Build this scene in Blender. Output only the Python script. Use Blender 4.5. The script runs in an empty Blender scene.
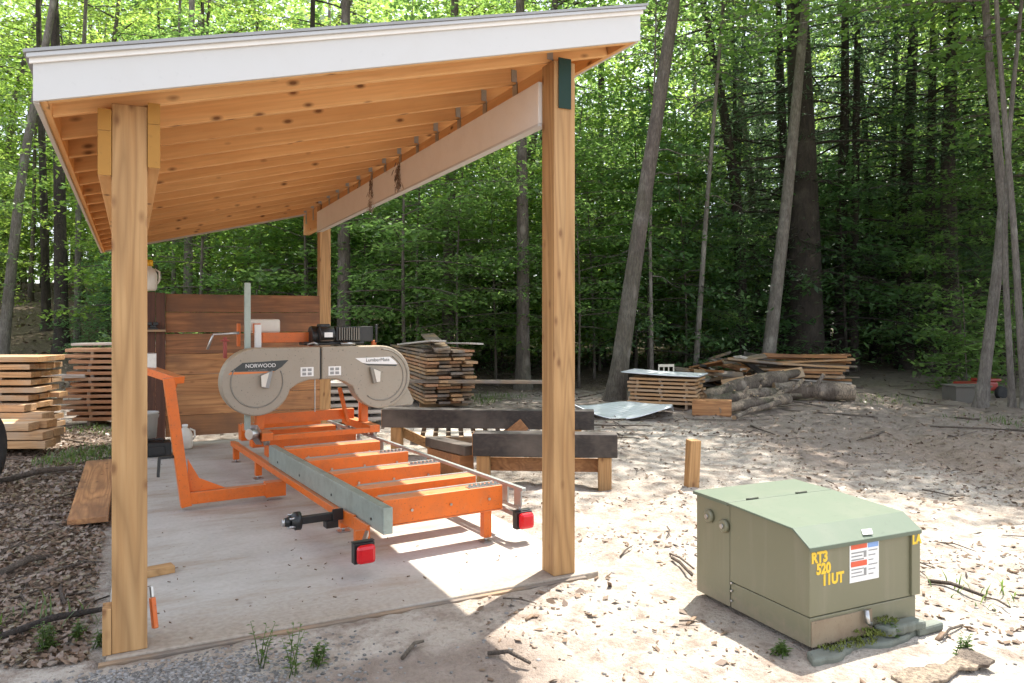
import bpy, math, random
import numpy as np
from mathutils import Vector, Matrix
random.seed(7); RNG = np.random.default_rng(11)
R = math.radians
scn = bpy.context.scene
COL = scn.collection
# ------------------------------------------------------------------ camera frame
YAW = R(26.84); CX, CY, H = .077, -3.70, 1.45; F = 752.0; YH = 321.3
SI, CO = math.sin(YAW), math.cos(YAW)
def W(r, d, z=0.0):                       # right / forward metres from the viewpoint -> world
    return Vector((CX + d*SI + r*CO, CY + d*CO - r*SI, z))
def rd(x, y):
    dx, dy = x-CX, y-CY
    return dx*CO - dy*SI, dx*SI + dy*CO
def G(px, py, z=-.04):                    # point of the plane z seen at a photo position
    d = (H-z)*F/(py-YH); return W((px-512)/F*d, d, z)
def A(px, py, d):                         # point at forward distance d
    return W((px-512)/F*d, d, H-(py-YH)*d/F)
def smooth(a, b, x):
    t = np.clip((x-a)/(b-a), 0, 1); return t*t*(3-2*t)
_ph = np.random.default_rng(3).uniform(0, 6.28, (60, 3))
def fbm(x, y, s, seed=0):
    v = 0
    for i in range(7):
        a = _ph[(seed*7+i) % 60]
        v = v + np.sin((x*math.cos(a[0])+y*math.sin(a[0]))*s*(1+.37*i)+a[1]+1.3*np.sin((x*math.cos(a[2])+y*math.sin(a[2]))*s*.6+a[0]))
    return v/7
def tz(x, y):
    x = np.asarray(x, float); y = np.asarray(y, float)
    r, d = rd(x, y)
    z = -.05 + .035*fbm(x, y, 1.6, 0) + .026*fbm(x, y, 5.5, 1) + .015*fbm(x, y, 13, 2)
    for o_ in (-.8, .8): z = z - .05*np.exp(-((r-(9-(18-d)*.33+o_+.25*np.sin(d*.5)))/.17)**2)*smooth(4.5, 7, d)*smooth(24, 18, d)
    z = z + .012*fbm(x, y, 21, 6)*smooth(12, 7, d)
    z = z + .10*fbm(x, y, .45, 3)*smooth(9, 16, d)
    z = z + 3.0*smooth(13, 40, d)*smooth(1, -15, r) + .5*smooth(18, 40, d)
    inx = smooth(-.45, -.1, x)*smooth(2.85, 2.5, x)*smooth(-.16, -.05, y)*smooth(6.5, 6.1, y)
    z = z*(1-inx) + -.07*inx
    fe = smooth(-.8, -.2, y)*smooth(.30, -.02, y)*smooth(-.6, -.12, x)*smooth(2.9, 2.5, x)*(1-smooth(-.075, -.03, y)*smooth(-.08, -.06, x)*smooth(2.52, 2.5, x))
    z = z*(1-fe) + (-.015+.005*smooth(.1, 1.2, x)+.005*fbm(x, y, 9, 5))*fe
    nt = np.exp(-(((r-1.45)/.75)**2+((d-3.75)/.75)**2)**2)
    return z*(1-nt) - .04*nt
def gz(p): return float(tz(p[0], p[1]))
# ------------------------------------------------------------------ materials
class NT:
    def __init__(s, name):
        s.m = bpy.data.materials.new(name); s.m.use_nodes = True
        s.t = s.m.node_tree; s.b = s.t.nodes['Principled BSDF']; s.b.inputs['Roughness'].default_value = .8
        s.tc = s.t.nodes.new('ShaderNodeTexCoord')
    def n(s, typ, **kw):
        nd = s.t.nodes.new(typ)
        for k, v in kw.items():
            if hasattr(nd, k) and k not in nd.inputs: setattr(nd, k, v)
            else: nd.inputs[k].default_value = v
        return nd
    def l(s, a, b): s.t.links.new(a, b)
    def vec(s, scale=(1, 1, 1), rnd=0):
        mp = s.n('ShaderNodeMapping'); mp.inputs['Scale'].default_value = scale
        if rnd:
            oi = s.n('ShaderNodeObjectInfo'); isl = s.n('ShaderNodeNewGeometry')
            ad = s.n('ShaderNodeMath', operation='ADD'); s.l(oi.outputs['Random'], ad.inputs[0]); s.l(isl.outputs['Random Per Island'], ad.inputs[1])
            mu = s.n('ShaderNodeMath', operation='MULTIPLY'); s.l(ad.outputs[0], mu.inputs[0]); mu.inputs[1].default_value = 13.7
            va = s.n('ShaderNodeVectorMath', operation='ADD'); s.l(s.tc.outputs['Object'], va.inputs[0]); s.l(mu.outputs[0], va.inputs[1])
            s.l(va.outputs[0], mp.inputs['Vector'])
        else: s.l(s.tc.outputs['Object'], mp.inputs['Vector'])
        return mp.outputs[0]
    def noise(s, vec, scale, detail=4, rough=.55, dist=0):
        nd = s.n('ShaderNodeTexNoise'); nd.inputs['Scale'].default_value = scale; nd.inputs['Detail'].default_value = detail
        nd.inputs['Roughness'].default_value = rough; nd.inputs['Distortion'].default_value = dist; s.l(vec, nd.inputs['Vector']); return nd.outputs['Fac']
    def ramp(s, fac, stops):
        nd = s.n('ShaderNodeValToRGB'); cr = nd.color_ramp
        while len(cr.elements) < len(stops): cr.elements.new(.5)
        for e, (p, c) in zip(cr.elements, stops):
            e.position = p; e.color = (c, c, c, 1) if isinstance(c, (int, float)) else (*c, 1)
        s.l(fac, nd.inputs['Fac']); return nd.outputs['Color']
    def mix(s, fac, a, b, mode='MIX'):
        nd = s.n('ShaderNodeMix', data_type='RGBA', blend_type=mode)
        for v, k in ((fac, 0), (a, 6), (b, 7)):
            if isinstance(v, (int, float)): nd.inputs[k].default_value = v
            elif isinstance(v, tuple): nd.inputs[k].default_value = (*v, 1)
            else: s.l(v, nd.inputs[k])
        return nd.outputs[2]
    def bump(s, h, strength=.3, dist=.01):
        nd = s.n('ShaderNodeBump'); nd.inputs['Strength'].default_value = strength; nd.inputs['Distance'].default_value = dist
        s.l(h, nd.inputs['Height']); s.l(nd.outputs[0], s.b.inputs['Normal'])
    def col(s, c): s.l(c, s.b.inputs['Base Color'])
    def attr(s, name):
        nd = s.n('ShaderNodeAttribute'); nd.attribute_name = name; return nd.outputs['Fac']

def wood(name, base, dark, axis=0, knots=.5, rough=.75, weather=None, wf=.5, tone=.3, grain=1.0):
    t = NT(name); sc = [9, 9, 9]; sc[axis] = .55
    v = t.vec(tuple(sc), 1)
    n1 = t.noise(v, 2.2, 5, .6, .8); n2 = t.noise(v, 9, 3)
    c = t.mix(t.ramp(n1, [(.35, 0.0), (.68, 1.0)]), base, dark)
    s2 = [34, 34, 34]; s2[axis] = .9; ng = t.noise(t.vec(tuple(s2), 1), 1.6, 3, .5, .5)
    c = t.mix(t.ramp(ng, [(.50, 0.0), (.68, .42*(.4+.6*grain))]), c, tuple(x*.66 for x in dark))
    s3 = [5.5, 5.5, 5.5]; s3[axis] = .32; n0 = t.noise(t.vec(tuple(s3), 1), 1.3, 1, .4, .2)
    pm = t.n('ShaderNodeMath', operation='MULTIPLY'); t.l(n0, pm.inputs[0]); pm.inputs[1].default_value = 11
    pp = t.n('ShaderNodeMath', operation='PINGPONG'); t.l(pm.outputs[0], pp.inputs[0]); pp.inputs[1].default_value = .5
    c = t.mix(t.ramp(pp.outputs[0], [(.0, .62*grain), (.16, .30*grain), (.42, 0.0)]), c, tuple(x*.60 for x in dark))
    isl = t.n('ShaderNodeNewGeometry'); ob = t.n('ShaderNodeObjectInfo'); sm = t.n('ShaderNodeMath', operation='ADD'); t.l(isl.outputs['Random Per Island'], sm.inputs[0]); t.l(ob.outputs['Random'], sm.inputs[1])
    fr_ = t.n('ShaderNodeMath', operation='FRACT'); t.l(sm.outputs[0], fr_.inputs[0])
    c = t.mix(t.ramp(fr_.outputs[0], [(0, 0.0), (1, tone)]), c, tuple(x*.75 for x in dark))
    if knots:
        sk = [3.2, 3.2, 3.2]; sk[axis] = 1.5
        vo = t.n('ShaderNodeTexVoronoi', feature='F1'); vo.inputs['Scale'].default_value = 3.3; t.l(t.vec(tuple(sk), 1), vo.inputs['Vector'])
        c = t.mix(t.ramp(vo.outputs['Distance'], [(.07, knots), (.12, knots*.5), (.20, 0.0)]), c, (.16, .065, .022))
    if weather:
        n3 = t.noise(t.vec((1, 1, 1), 1), 1.7, 4)
        c = t.mix(t.ramp(n3, [(wf-.12, 1.0), (wf+.15, 0.0)]), c, weather)
    t.col(c); t.b.inputs['Roughness'].default_value = rough; t.bump(n2, .25, .004); return t.m

def paint(name, col, rough=.45, dirt=.15, dcol=(.12, .09, .06), metal=0, scale=5, dust=0):
    t = NT(name); n = t.noise(t.vec(), scale, 6, .65); n2 = t.noise(t.vec(), scale*7, 3)
    c = t.mix(t.ramp(n, [(.45, 0.0), (.75, dirt)]), col, dcol)
    c = t.mix(t.ramp(n2, [(.62, 0.0), (.72, dirt*1.2)]), c, tuple(x*.6 for x in col))
    if dust:
        ge = t.n('ShaderNodeNewGeometry'); sp_ = t.n('ShaderNodeSeparateXYZ'); t.l(ge.outputs['Normal'], sp_.inputs[0]); n3 = t.noise(t.vec(), scale*2.2, 5, .7)
        ad_ = t.n('ShaderNodeMath', operation='MULTIPLY_ADD'); t.l(sp_.outputs['Z'], ad_.inputs[0]); ad_.inputs[1].default_value = .42; t.l(n3, ad_.inputs[2])
        c = t.mix(t.ramp(ad_.outputs[0], [(.60, 0.0), (.92, dust)]), c, (.50, .38, .24))
        n5 = t.noise(t.vec((1, 1, 1)), scale*11, 2, .5); c = t.mix(t.ramp(n5, [(.68, 0.0), (.71, .8)]), c, tuple(x*.35+.03 for x in col))
    t.col(c); t.b.inputs['Roughness'].default_value = rough; t.b.inputs['Metallic'].default_value = metal; t.bump(n2, .06, .002); return t.m

def leafmat(name, d1, d2, tr1, tr2, k=.5):
    t = NT(name); g = t.n('ShaderNodeNewGeometry'); oi = t.n('ShaderNodeObjectInfo')
    a = t.n('ShaderNodeMath', operation='MULTIPLY_ADD'); t.l(oi.outputs['Random'], a.inputs[0]); a.inputs[1].default_value = .45
    b = t.n('ShaderNodeMath', operation='MULTIPLY'); t.l(g.outputs['Random Per Island'], b.inputs[0]); b.inputs[1].default_value = .55
    t.l(b.outputs[0], a.inputs[2]); f = a.outputs[0]
    c = t.mix(f, d1, d2); tc = t.mix(f, tr1, tr2)
    t.t.nodes.remove(t.b)
    df = t.n('ShaderNodeBsdfPrincipled'); t.l(c, df.inputs['Base Color']); df.inputs['Roughness'].default_value = .36
    tl = t.n('ShaderNodeBsdfTranslucent'); t.l(tc, tl.inputs['Color'])
    mx = t.n('ShaderNodeMixShader'); mx.inputs[0].default_value = k; t.l(df.outputs[0], mx.inputs[1]); t.l(tl.outputs[0], mx.inputs[2])
    out = [n for n in t.t.nodes if n.type == 'OUTPUT_MATERIAL'][0]; t.l(mx.outputs[0], out.inputs['Surface']); return t.m

def barkmat(name, c1, c2, c3, scale=1, moss=0, bare=None):
    t = NT(name); v = t.vec((7*scale, 7*scale, 1.3*scale), 1); n = t.noise(v, 2.0, 6, .65, .6); n2 = t.noise(t.vec((1, 1, 1), 1), 2.3, 4)
    c = t.mix(t.ramp(n, [(.33, 0.0), (.66, 1.0)]), c1, c2); c = t.mix(t.ramp(n2, [(.5, 0.0), (.68, .8)]), c, c3)
    if moss:
        n3 = t.noise(t.vec((1, 1, .4), 1), 1.2, 4); c = t.mix(t.ramp(n3, [(.5, 0.0), (.62, moss)]), c, (.06, .085, .025))
    if bare:
        n4 = t.noise(t.vec((1.2, 1.2, 1.2), 1), 1.5, 4, .6); c = t.mix(t.ramp(n4, [(.53, 0.0), (.58, .9)]), c, bare)
    nf = t.noise(t.vec((22*scale, 22*scale, 5*scale), 1), 2.2, 5, .7); c = t.mix(t.ramp(nf, [(.42, .0), (.62, .65)]), c, tuple(x*.5 for x in c2))
    vl = t.n('ShaderNodeTexVoronoi'); vl.inputs['Scale'].default_value = 2.6; t.l(t.vec((1, 1, .55), 1), vl.inputs['Vector'])
    c = t.mix(t.ramp(vl.outputs['Distance'], [(.09, .45), (.20, 0.0)]), c, tuple(min(.4, x*1.35) for x in c3))
    hs = t.n('ShaderNodeMath', operation='ADD'); t.l(n, hs.inputs[0]); t.l(nf, hs.inputs[1])
    t.col(c); t.b.inputs['Roughness'].default_value = .92; t.bump(hs.outputs[0], .8, .035); return t.m

def flat(name, col, rough=.6, metal=0):
    t = NT(name); n = t.noise(t.vec(), 30, 3); t.col(t.mix(t.ramp(n, [(.4, 0.0), (.8, .2)]), col, tuple(x*.6 for x in col)))
    t.b.inputs['Roughness'].default_value = rough; t.b.inputs['Metallic'].default_value = metal; return t.m

M = {}
for ax, k in ((0, 'x'), (1, 'y'), (2, 'z')):
    M['post_'+k] = wood('treated post wood '+k, (.49, .29, .125), (.40, .21, .078), ax, .8, tone=.10)
    M['rafter_'+k] = wood('rafter wood '+k, (.82, .50, .225), (.70, .375, .145), ax, .95, tone=.42, grain=.25)
    M['plank_'+k] = wood('rough sawn plank '+k, (.58, .29, .115), (.34, .145, .052), ax, .85, weather=(.16, .08, .042), wf=.38, tone=.65)
    M['redbrown_'+k] = wood('dark red brown board '+k, (.17, .062, .03), (.08, .032, .018), ax, .3, tone=.5)
    M['oldplank_'+k] = wood('old red brown plank '+k, (.46, .20, .078), (.20, .078, .03), ax, .85, weather=(.12, .06, .034), wf=.42, tone=.6)
    M['fresh_'+k] = wood('fresh sawn board '+k, (.60, .37, .185), (.44, .23, .095), ax, .3, weather=(.40, .31, .22), wf=.38, tone=.35)
    M['grey_'+k] = wood('weathered grey board '+k, (.31, .26, .21), (.17, .13, .10), ax, .2, weather=(.36, .22, .11), wf=.42, tone=.5)
    M['dark_'+k] = wood('dark stained timber '+k, (.060, .045, .038), (.028, .022, .019), ax, 0, weather=(.13, .105, .085), wf=.40)
M['cedar'] = wood('red brown stacked board', (.60, .33, .17), (.42, .19, .085), 0, .3, weather=(.42, .30, .20), wf=.38, tone=.5)
M['pale'] = wood('pale bleached board', (.62, .57, .50), (.47, .40, .33), 0, .1)
M['white'] = paint('white painted trim', (.57, .555, .535), .55, .10, (.45, .40, .33))
M['trim'] = paint('warm white trim board', (.80, .765, .72), .6, .12, (.42, .33, .25))
M['drip'] = paint('grey drip edge', (.48, .47, .46), .4, .1, metal=.3)
M['roofing'] = paint('roofing sheet', (.32, .32, .32), .6, .2)
M['green_end'] = paint('green end seal', (.006, .030, .019), .8, .2, (.01, .04, .06))
M['yellow_end'] = paint('yellow end seal', (.38, .18, .028), .7, .35, (.3, .13, .02))
M['galv'] = paint('galvanised steel', (.40, .42, .41), .42, .35, (.16, .17, .15), .65, 9)
M['galvrail'] = paint('greenish galvanised rail', (.34, .385, .345), .48, .5, (.13, .14, .11), .45, 7)
M['orange'] = paint('orange enamel', (.66, .135, .012), .42, .5, (.33, .10, .035), 0, 8, .35)
M['cover'] = paint('taupe saw cover', (.315, .272, .212), .42, .25, (.24, .19, .13), 0, 5, .6)
M['cover_d'] = paint('taupe saw cover rim', (.22, .20, .165), .42, .10)
M['black'] = paint('black engine plastic', (.012, .012, .012), .4, .3, (.05, .045, .04))
M['steel'] = paint('bare steel', (.45, .44, .43), .3, .3, (.15, .12, .1), .85, 14)
M['rubber'] = paint('tyre rubber', (.02, .02, .02), .8, .4, (.08, .07, .06))
M['red_lens'] = flat('red lens', (.55, .008, .014), .18)
M['red'] = paint('red enamel', (.28, .03, .02), .4, .2)
M['poly'] = flat('milky plastic', (.66, .62, .54), .35)
M['bucket'] = paint('grey white bucket', (.42, .40, .36), .5, .3)
M['yellow'] = flat('yellow cap plastic', (.75, .42, .02), .4)
M['label_white'] = flat('label white', (.80, .79, .76), .5)
M['label_red'] = flat('label red', (.68, .11, .05), .5)
M['label_blue'] = flat('label blue', (.22, .36, .66), .5)
M['label_dark'] = flat('label dark', (.035, .04, .04), .45)
M['label_grey'] = flat('label grey', (.28, .28, .27), .5)
M['label_orange'] = flat('label orange', (.70, .20, .05), .5)
M['letter_yellow'] = flat('yellow letters', (.80, .52, .04), .5)
t = NT('transformer green'); v = t.vec(); n = t.noise(v, 3, 6, .65); n2 = t.noise(v, 26, 4, .7); n3 = t.noise(t.vec((14, 14, 1.2)), 1.2, 4)
c = t.mix(t.ramp(n, [(.4, 0.0), (.75, .35)]), (.172, .163, .100), (.20, .19, .125)); c = t.mix(t.ramp(n3, [(.55, 0.0), (.72, .30)]), c, (.25, .225, .165)); c = t.mix(t.ramp(n2, [(.66, 0.0), (.72, .6)]), c, (.24, .20, .14))
sx = t.n('ShaderNodeSeparateXYZ'); t.l(t.tc.outputs['Object'], sx.inputs[0]); mz = t.n('ShaderNodeMath', operation='MULTIPLY_ADD'); t.l(n2, mz.inputs[0]); mz.inputs[1].default_value = -.22; t.l(sx.outputs['Z'], mz.inputs[2])
mr = t.n('ShaderNodeMapRange'); t.l(mz.outputs[0], mr.inputs['Value']); mr.inputs['From Min'].default_value = -.09; mr.inputs['From Max'].default_value = .0; mr.inputs['To Min'].default_value = .55; mr.inputs['To Max'].default_value = 0
c = t.mix(mr.outputs[0], c, (.27, .215, .155)); t.col(c); t.b.inputs['Roughness'].default_value = .42; t.bump(n, .08, .006); M['tgreen'] = t.m
M['tgreen_l'] = paint('chalky transformer lid green', (.102, .130, .088), .5, .35, (.18, .175, .135), 0, 4)
M['tgreen_d'] = paint('transformer seam', (.05, .055, .035), .6, .1)
M['padgreen'] = paint('grey green pad', (.150, .165, .135), .8, .5, (.09, .075, .05), 0, 6)
M['rustpad'] = paint('dusty rusty skirt', (.26, .20, .13), .85, .6, (.17, .10, .06), 0, 9)
M['moss'] = flat('moss', (.11, .13, .02), .95)
M['sheet'] = paint('bare corrugated metal sheet', (.62, .64, .65), .38, .2, (.3, .28, .25), .35, 3)
M['chairpaint'] = paint('cream paint', (.70, .64, .52), .6, .2)
M['crate'] = paint('grey weathered box', (.13, .118, .10), .8, .4)
M['bark_grey'] = barkmat('smooth grey bark', (.255, .22, .185), (.14, .118, .098), (.31, .28, .24))
M['bark_dark'] = barkmat('dark furrowed bark', (.075, .055, .043), (.03, .023, .018), (.10, .08, .065), 1.3)
M['bark_mid'] = barkmat('brown bark', (.17, .135, .108), (.085, .066, .052), (.21, .18, .15), 1, .2)
M['logbark'] = barkmat('log bark', (.22, .175, .135), (.10, .072, .052), (.30, .25, .20), 1, .5, (.40, .31, .22))
M['logend'] = flat('log end', (.34, .22, .12), .85)
M['leaf_lime'] = leafmat('sunny maple leaves', (.062, .118, .024), (.10, .155, .038), (.32, .52, .08), (.52, .66, .14), .58)
M['leaf_mid'] = leafmat('beech leaves', (.055, .104, .038), (.095, .150, .060), (.24, .44, .10), (.42, .60, .16), .55)
M['leaf_dark'] = leafmat('hemlock needles', (.040, .074, .044), (.082, .118, .070), (.10, .20, .09), (.22, .34, .15), .40)
M['leaf_soft'] = leafmat('young hemlock needles', (.050, .102, .046), (.092, .148, .070), (.18, .38, .12), (.30, .50, .18), .50)
M['leaf_weed'] = leafmat('weed leaves', (.06, .11, .022), (.10, .15, .04), (.14, .26, .04), (.22, .34, .07), .4)
M['leaf_dead'] = leafmat('dead leaves', (.10, .065, .043), (.34, .25, .185), (.10, .05, .02), (.2, .12, .06), .12)
M['chip'] = wood('wood chips', (.36, .255, .165), (.17, .105, .065), 0, 0, tone=.9)
M['twig'] = barkmat('twig bark', (.20, .155, .12), (.10, .075, .055), (.26, .21, .17), 3)
# concrete
t = NT('stained concrete'); v = t.vec(); n1 = t.noise(v, 1.1, 6, .65, .4); n2 = t.noise(v, 38, 4); n3 = t.noise(t.vec((.55, 1.6, 1)), 1.5, 5, .7)
c = t.mix(t.ramp(n1, [(.36, 0.0), (.68, 1.0)]), (.50, .475, .435), (.375, .345, .30)); c = t.mix(t.ramp(n3, [(.48, 0.0), (.68, .75)]), c, (.29, .215, .145))
vo = t.n('ShaderNodeTexVoronoi'); vo.inputs['Scale'].default_value = 3.1; t.l(v, vo.inputs['Vector'])
c = t.mix(t.ramp(vo.outputs['Distance'], [(.02, .6), (.07, 0.0)]), c, (.16, .13, .10)); c = t.mix(t.ramp(n2, [(.4, 0.0), (.75, .25)]), c, (.24, .21, .18))
vo2 = t.n('ShaderNodeTexVoronoi'); vo2.inputs['Scale'].default_value = 17; t.l(v, vo2.inputs['Vector'])
c = t.mix(t.ramp(vo2.outputs['Distance'], [(.05, .6), (.11, 0.0)]), c, (.14, .10, .07))
sx = t.n('ShaderNodeSeparateXYZ'); t.l(t.tc.outputs['Object'], sx.inputs[0])
md = t.n('ShaderNodeMath', operation='MULTIPLY_ADD'); t.l(n1, md.inputs[0]); md.inputs[1].default_value = 1.5; t.l(sx.outputs['Y'], md.inputs[2])
mdr = t.n('ShaderNodeMapRange'); t.l(md.outputs[0], mdr.inputs['Value']); mdr.inputs['From Min'].default_value = .65; mdr.inputs['From Max'].default_value = 1.25; mdr.inputs['To Min'].default_value = .85; mdr.inputs['To Max'].default_value = 0
c = t.mix(mdr.outputs[0], c, t.mix(t.ramp(n2, [(.35, 0.0), (.7, 1.0)]), (.33, .27, .205), (.22, .17, .125)))
t.col(c); t.bump(n2, .12, .004); M['concrete'] = t.m
# ground
t = NT('sandy ground'); v = t.vec(); na = t.noise(v, .9, 7, .68, .3); nb = t.noise(v, 6, 6, .7); nc = t.noise(v, 42, 4, .65); nd_ = t.noise(v, 2.4, 5, .7)
sand = t.mix(t.ramp(na, [(.36, 0.0), (.62, 1.0)]), (.46, .412, .352), (.37, .315, .255))
sand = t.mix(t.ramp(nb, [(.47, 0.0), (.66, .85)]), sand, (.20, .145, .108)); sand = t.mix(t.ramp(nc, [(.52, 0.0), (.72, .55)]), sand, (.14, .10, .075))
vo = t.n('ShaderNodeTexVoronoi'); vo.inputs['Scale'].default_value = 24; vo.inputs['Randomness'].default_value = 1; t.l(v, vo.inputs['Vector'])
vo2 = t.n('ShaderNodeTexVoronoi'); vo2.inputs['Scale'].default_value = 55; t.l(v, vo2.inputs['Vector'])
soil = t.mix(t.ramp(nb, [(.35, 0.0), (.65, 1.0)]), (.17, .122, .086), (.28, .215, .162)); soil = t.mix(t.ramp(vo.outputs['Color'], [(.3, 0.0), (.9, .6)]), soil, (.27, .20, .15))
grav = t.mix(t.ramp(vo2.outputs['Color'], [(.15, 0.0), (.85, 1.0)]), (.17, .155, .14), (.30, .285, .265)); grav = t.mix(t.ramp(vo2.outputs['Distance'], [(.3, 0.0), (.6, .7)]), grav, (.10, .085, .07))
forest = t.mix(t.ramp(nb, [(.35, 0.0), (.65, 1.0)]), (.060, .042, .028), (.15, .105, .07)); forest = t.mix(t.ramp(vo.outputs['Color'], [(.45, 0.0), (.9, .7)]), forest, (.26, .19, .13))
def edge(a, lo=.35, hi=.65, amp=.9):
    m = t.n('ShaderNodeMath', operation='MULTIPLY_ADD'); t.l(nd_, m.inputs[0]); m.inputs[1].default_value = amp
    s_ = t.n('ShaderNodeMath', operation='SUBTRACT'); t.l(t.attr(a), s_.inputs[0]); s_.inputs[1].default_value = amp*.5; t.l(s_.outputs[0], m.inputs[2])
    return t.ramp(m.outputs[0], [(lo, 0.0), (hi, 1.0)])
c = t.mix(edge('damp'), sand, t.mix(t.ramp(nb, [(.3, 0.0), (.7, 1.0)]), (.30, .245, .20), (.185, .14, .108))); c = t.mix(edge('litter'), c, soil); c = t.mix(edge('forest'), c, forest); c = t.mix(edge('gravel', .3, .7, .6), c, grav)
t.col(c); t.b.inputs['Roughness'].default_value = .95
hh = t.n('ShaderNodeMath', operation='ADD'); t.l(nb, hh.inputs[0]); t.l(nc, hh.inputs[1]); t.bump(hh.outputs[0], .9, .03); M['ground'] = t.m
t = NT('pebbles'); g = t.n('ShaderNodeNewGeometry'); t.col(t.ramp(g.outputs['Random Per Island'], [(0, (.085, .078, .07)), (.5, (.17, .16, .148)), (1, (.28, .265, .25))])); M['pebble'] = t.m
# ------------------------------------------------------------------ mesh building
def mesh_from(name, V, Fc, mats, mi=None, smooth_=False):
    me = bpy.data.meshes.new(name); me.from_pydata([tuple(v) for v in V], [], [tuple(f) for f in Fc])
    for m in mats: me.materials.append(m)
    if mi is not None: me.polygons.foreach_set('material_index', mi)
    if smooth_ is True: me.polygons.foreach_set('use_smooth', [True]*len(me.polygons))
    elif smooth_: me.polygons.foreach_set('use_smooth', list(smooth_))
    me.update(); return me
class MB:
    def __init__(s): s.V = []; s.F = []; s.mi = []; s.sm = []
    def add(s, V, Fc, m=0, sm=False):
        o = len(s.V); s.V += [Vector(v) for v in V]; s.F += [tuple(i+o for i in f) for f in Fc]; s.mi += [m]*len(Fc); s.sm += [sm]*len(Fc); return s
    def hexa(s, P, m=0):                      # 8 corners: bottom 4 ccw, top 4 ccw
        return s.add(P, [(3, 2, 1, 0), (4, 5, 6, 7), (0, 1, 5, 4), (1, 2, 6, 5), (2, 3, 7, 6), (3, 0, 4, 7)], m)
    def box(s, a, b, m=0, mat=None):
        x0, y0, z0 = a; x1, y1, z1 = b
        P = [Vector(p) for p in ((x0, y0, z0), (x1, y0, z0), (x1, y1, z0), (x0, y1, z0), (x0, y0, z1), (x1, y0, z1), (x1, y1, z1), (x0, y1, z1))]
        if mat is not None: P = [mat @ p for p in P]
        return s.hexa(P, m)
    def bar(s, p, q, w, h, m=0, up=(0, 0, 1)):
        p, q = Vector(p), Vector(q); d = (q-p).normalized(); u = Vector(up)
        if abs(d.dot(u)) > .98: u = Vector((1, 0, 0))
        a = d.cross(u).normalized(); b = a.cross(d).normalized(); a *= w/2; b *= h/2
        return s.hexa([p-a-b, p+a-b, q+a-b, q-a-b, p-a+b, p+a+b, q+a+b, q-a+b], m)
    def tube(s, pts, rad, n=8, m=0, cap=True, sm=True):
        pts = [Vector(p) for p in pts]; rad = rad if hasattr(rad, '__len__') else [rad]*len(pts); o = len(s.V); a = None
        for i, p in enumerate(pts):
            d = (pts[min(i+1, len(pts)-1)]-pts[max(i-1, 0)]).normalized()
            if a is None: a = d.orthogonal().normalized()
            a = (a-d*a.dot(d)).normalized(); b = d.cross(a)
            for k in range(n):
                th = 2*math.pi*k/n; s.V.append(p+(a*math.cos(th)+b*math.sin(th))*rad[i])
        for i in range(len(pts)-1):
            for k in range(n):
                s.F.append((o+i*n+k, o+i*n+(k+1) % n, o+(i+1)*n+(k+1) % n, o+(i+1)*n+k)); s.mi.append(m); s.sm.append(sm)
        if cap:
            for f in (tuple(o+k for k in reversed(range(n))), tuple(o+(len(pts)-1)*n+k for k in range(n))): s.F.append(f); s.mi.append(m if cap is True else cap); s.sm.append(False)
        return s
    def prism(s, poly, O, U, Vv, t0, t1, m=0, sm=False):   # polygon in the plane O + u U + v V, thickness along U x V
        U, Vv, O = Vector(U), Vector(Vv), Vector(O); N = U.cross(Vv).normalized(); n = len(poly)
        P = [O+U*a+Vv*b+N*t0 for a, b in poly]+[O+U*a+Vv*b+N*t1 for a, b in poly]
        s.add(P, [tuple(reversed(range(n))), tuple(range(n, 2*n))], m)
        o = len(s.V)-2*n
        for i in range(n): s.F.append((o+i, o+(i+1) % n, o+n+(i+1) % n, o+n+i)); s.mi.append(m); s.sm.append(sm)
        return s
    def build(s, name, mats, parent=None, bevel=0, loc=None):
        if not isinstance(mats, (list, tuple)): mats = [mats]
        mats = [M[k] if isinstance(k, str) else k for k in mats]
        V = s.V
        if loc is not None: V = [v-Vector(loc) for v in V]
        me = mesh_from(name, V, s.F, mats, s.mi, s.sm); o = bpy.data.objects.new(name, me); COL.objects.link(o)
        if loc is not None: o.location = loc
        if parent is not None: o.parent = parent
        if bevel:
            b = o.modifiers.new('bevel', 'BEVEL'); b.width = bevel; b.segments = 2; b.limit_method = 'ANGLE'; b.angle_limit = R(40); b.harden_normals = False
        return o
def tag(o, label, cat, group=None):
    o['label'] = label; o['category'] = cat
    if group: o['group'] = group
    return o
def empty(name, loc, label, cat, group=None, rz=0):
    o = bpy.data.objects.new(name, None); o.empty_display_size = .1; COL.objects.link(o); o.location = loc; o.rotation_euler = (0, 0, rz)
    return tag(o, label, cat, group)
def kind(o, k): o['kind'] = k; return o
def copy_tree(o, parent=None):
    c = o.copy(); COL.objects.link(c)
    if parent is not None: c.parent = parent
    for ch in list(o.children): copy_tree(ch, c)
    return c
def text(s_, size, mat, parent, mw, name='lettering', ext=.0008, align='CENTER', bold=0.0):
    cu = bpy.data.curves.new(name, 'FONT'); cu.body = s_; cu.size = size; cu.align_x = align; cu.align_y = 'CENTER'; cu.extrude = ext; cu.offset = bold
    tmp = bpy.data.objects.new(name, cu); COL.objects.link(tmp)
    dg = bpy.context.evaluated_depsgraph_get(); me = bpy.data.meshes.new_from_object(tmp.evaluated_get(dg)); me.name = name
    bpy.data.objects.remove(tmp); me.materials.clear(); me.materials.append(M[mat]); me.transform(mw)
    o = bpy.data.objects.new(name, me); COL.objects.link(o); o.parent = parent; return o
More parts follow.
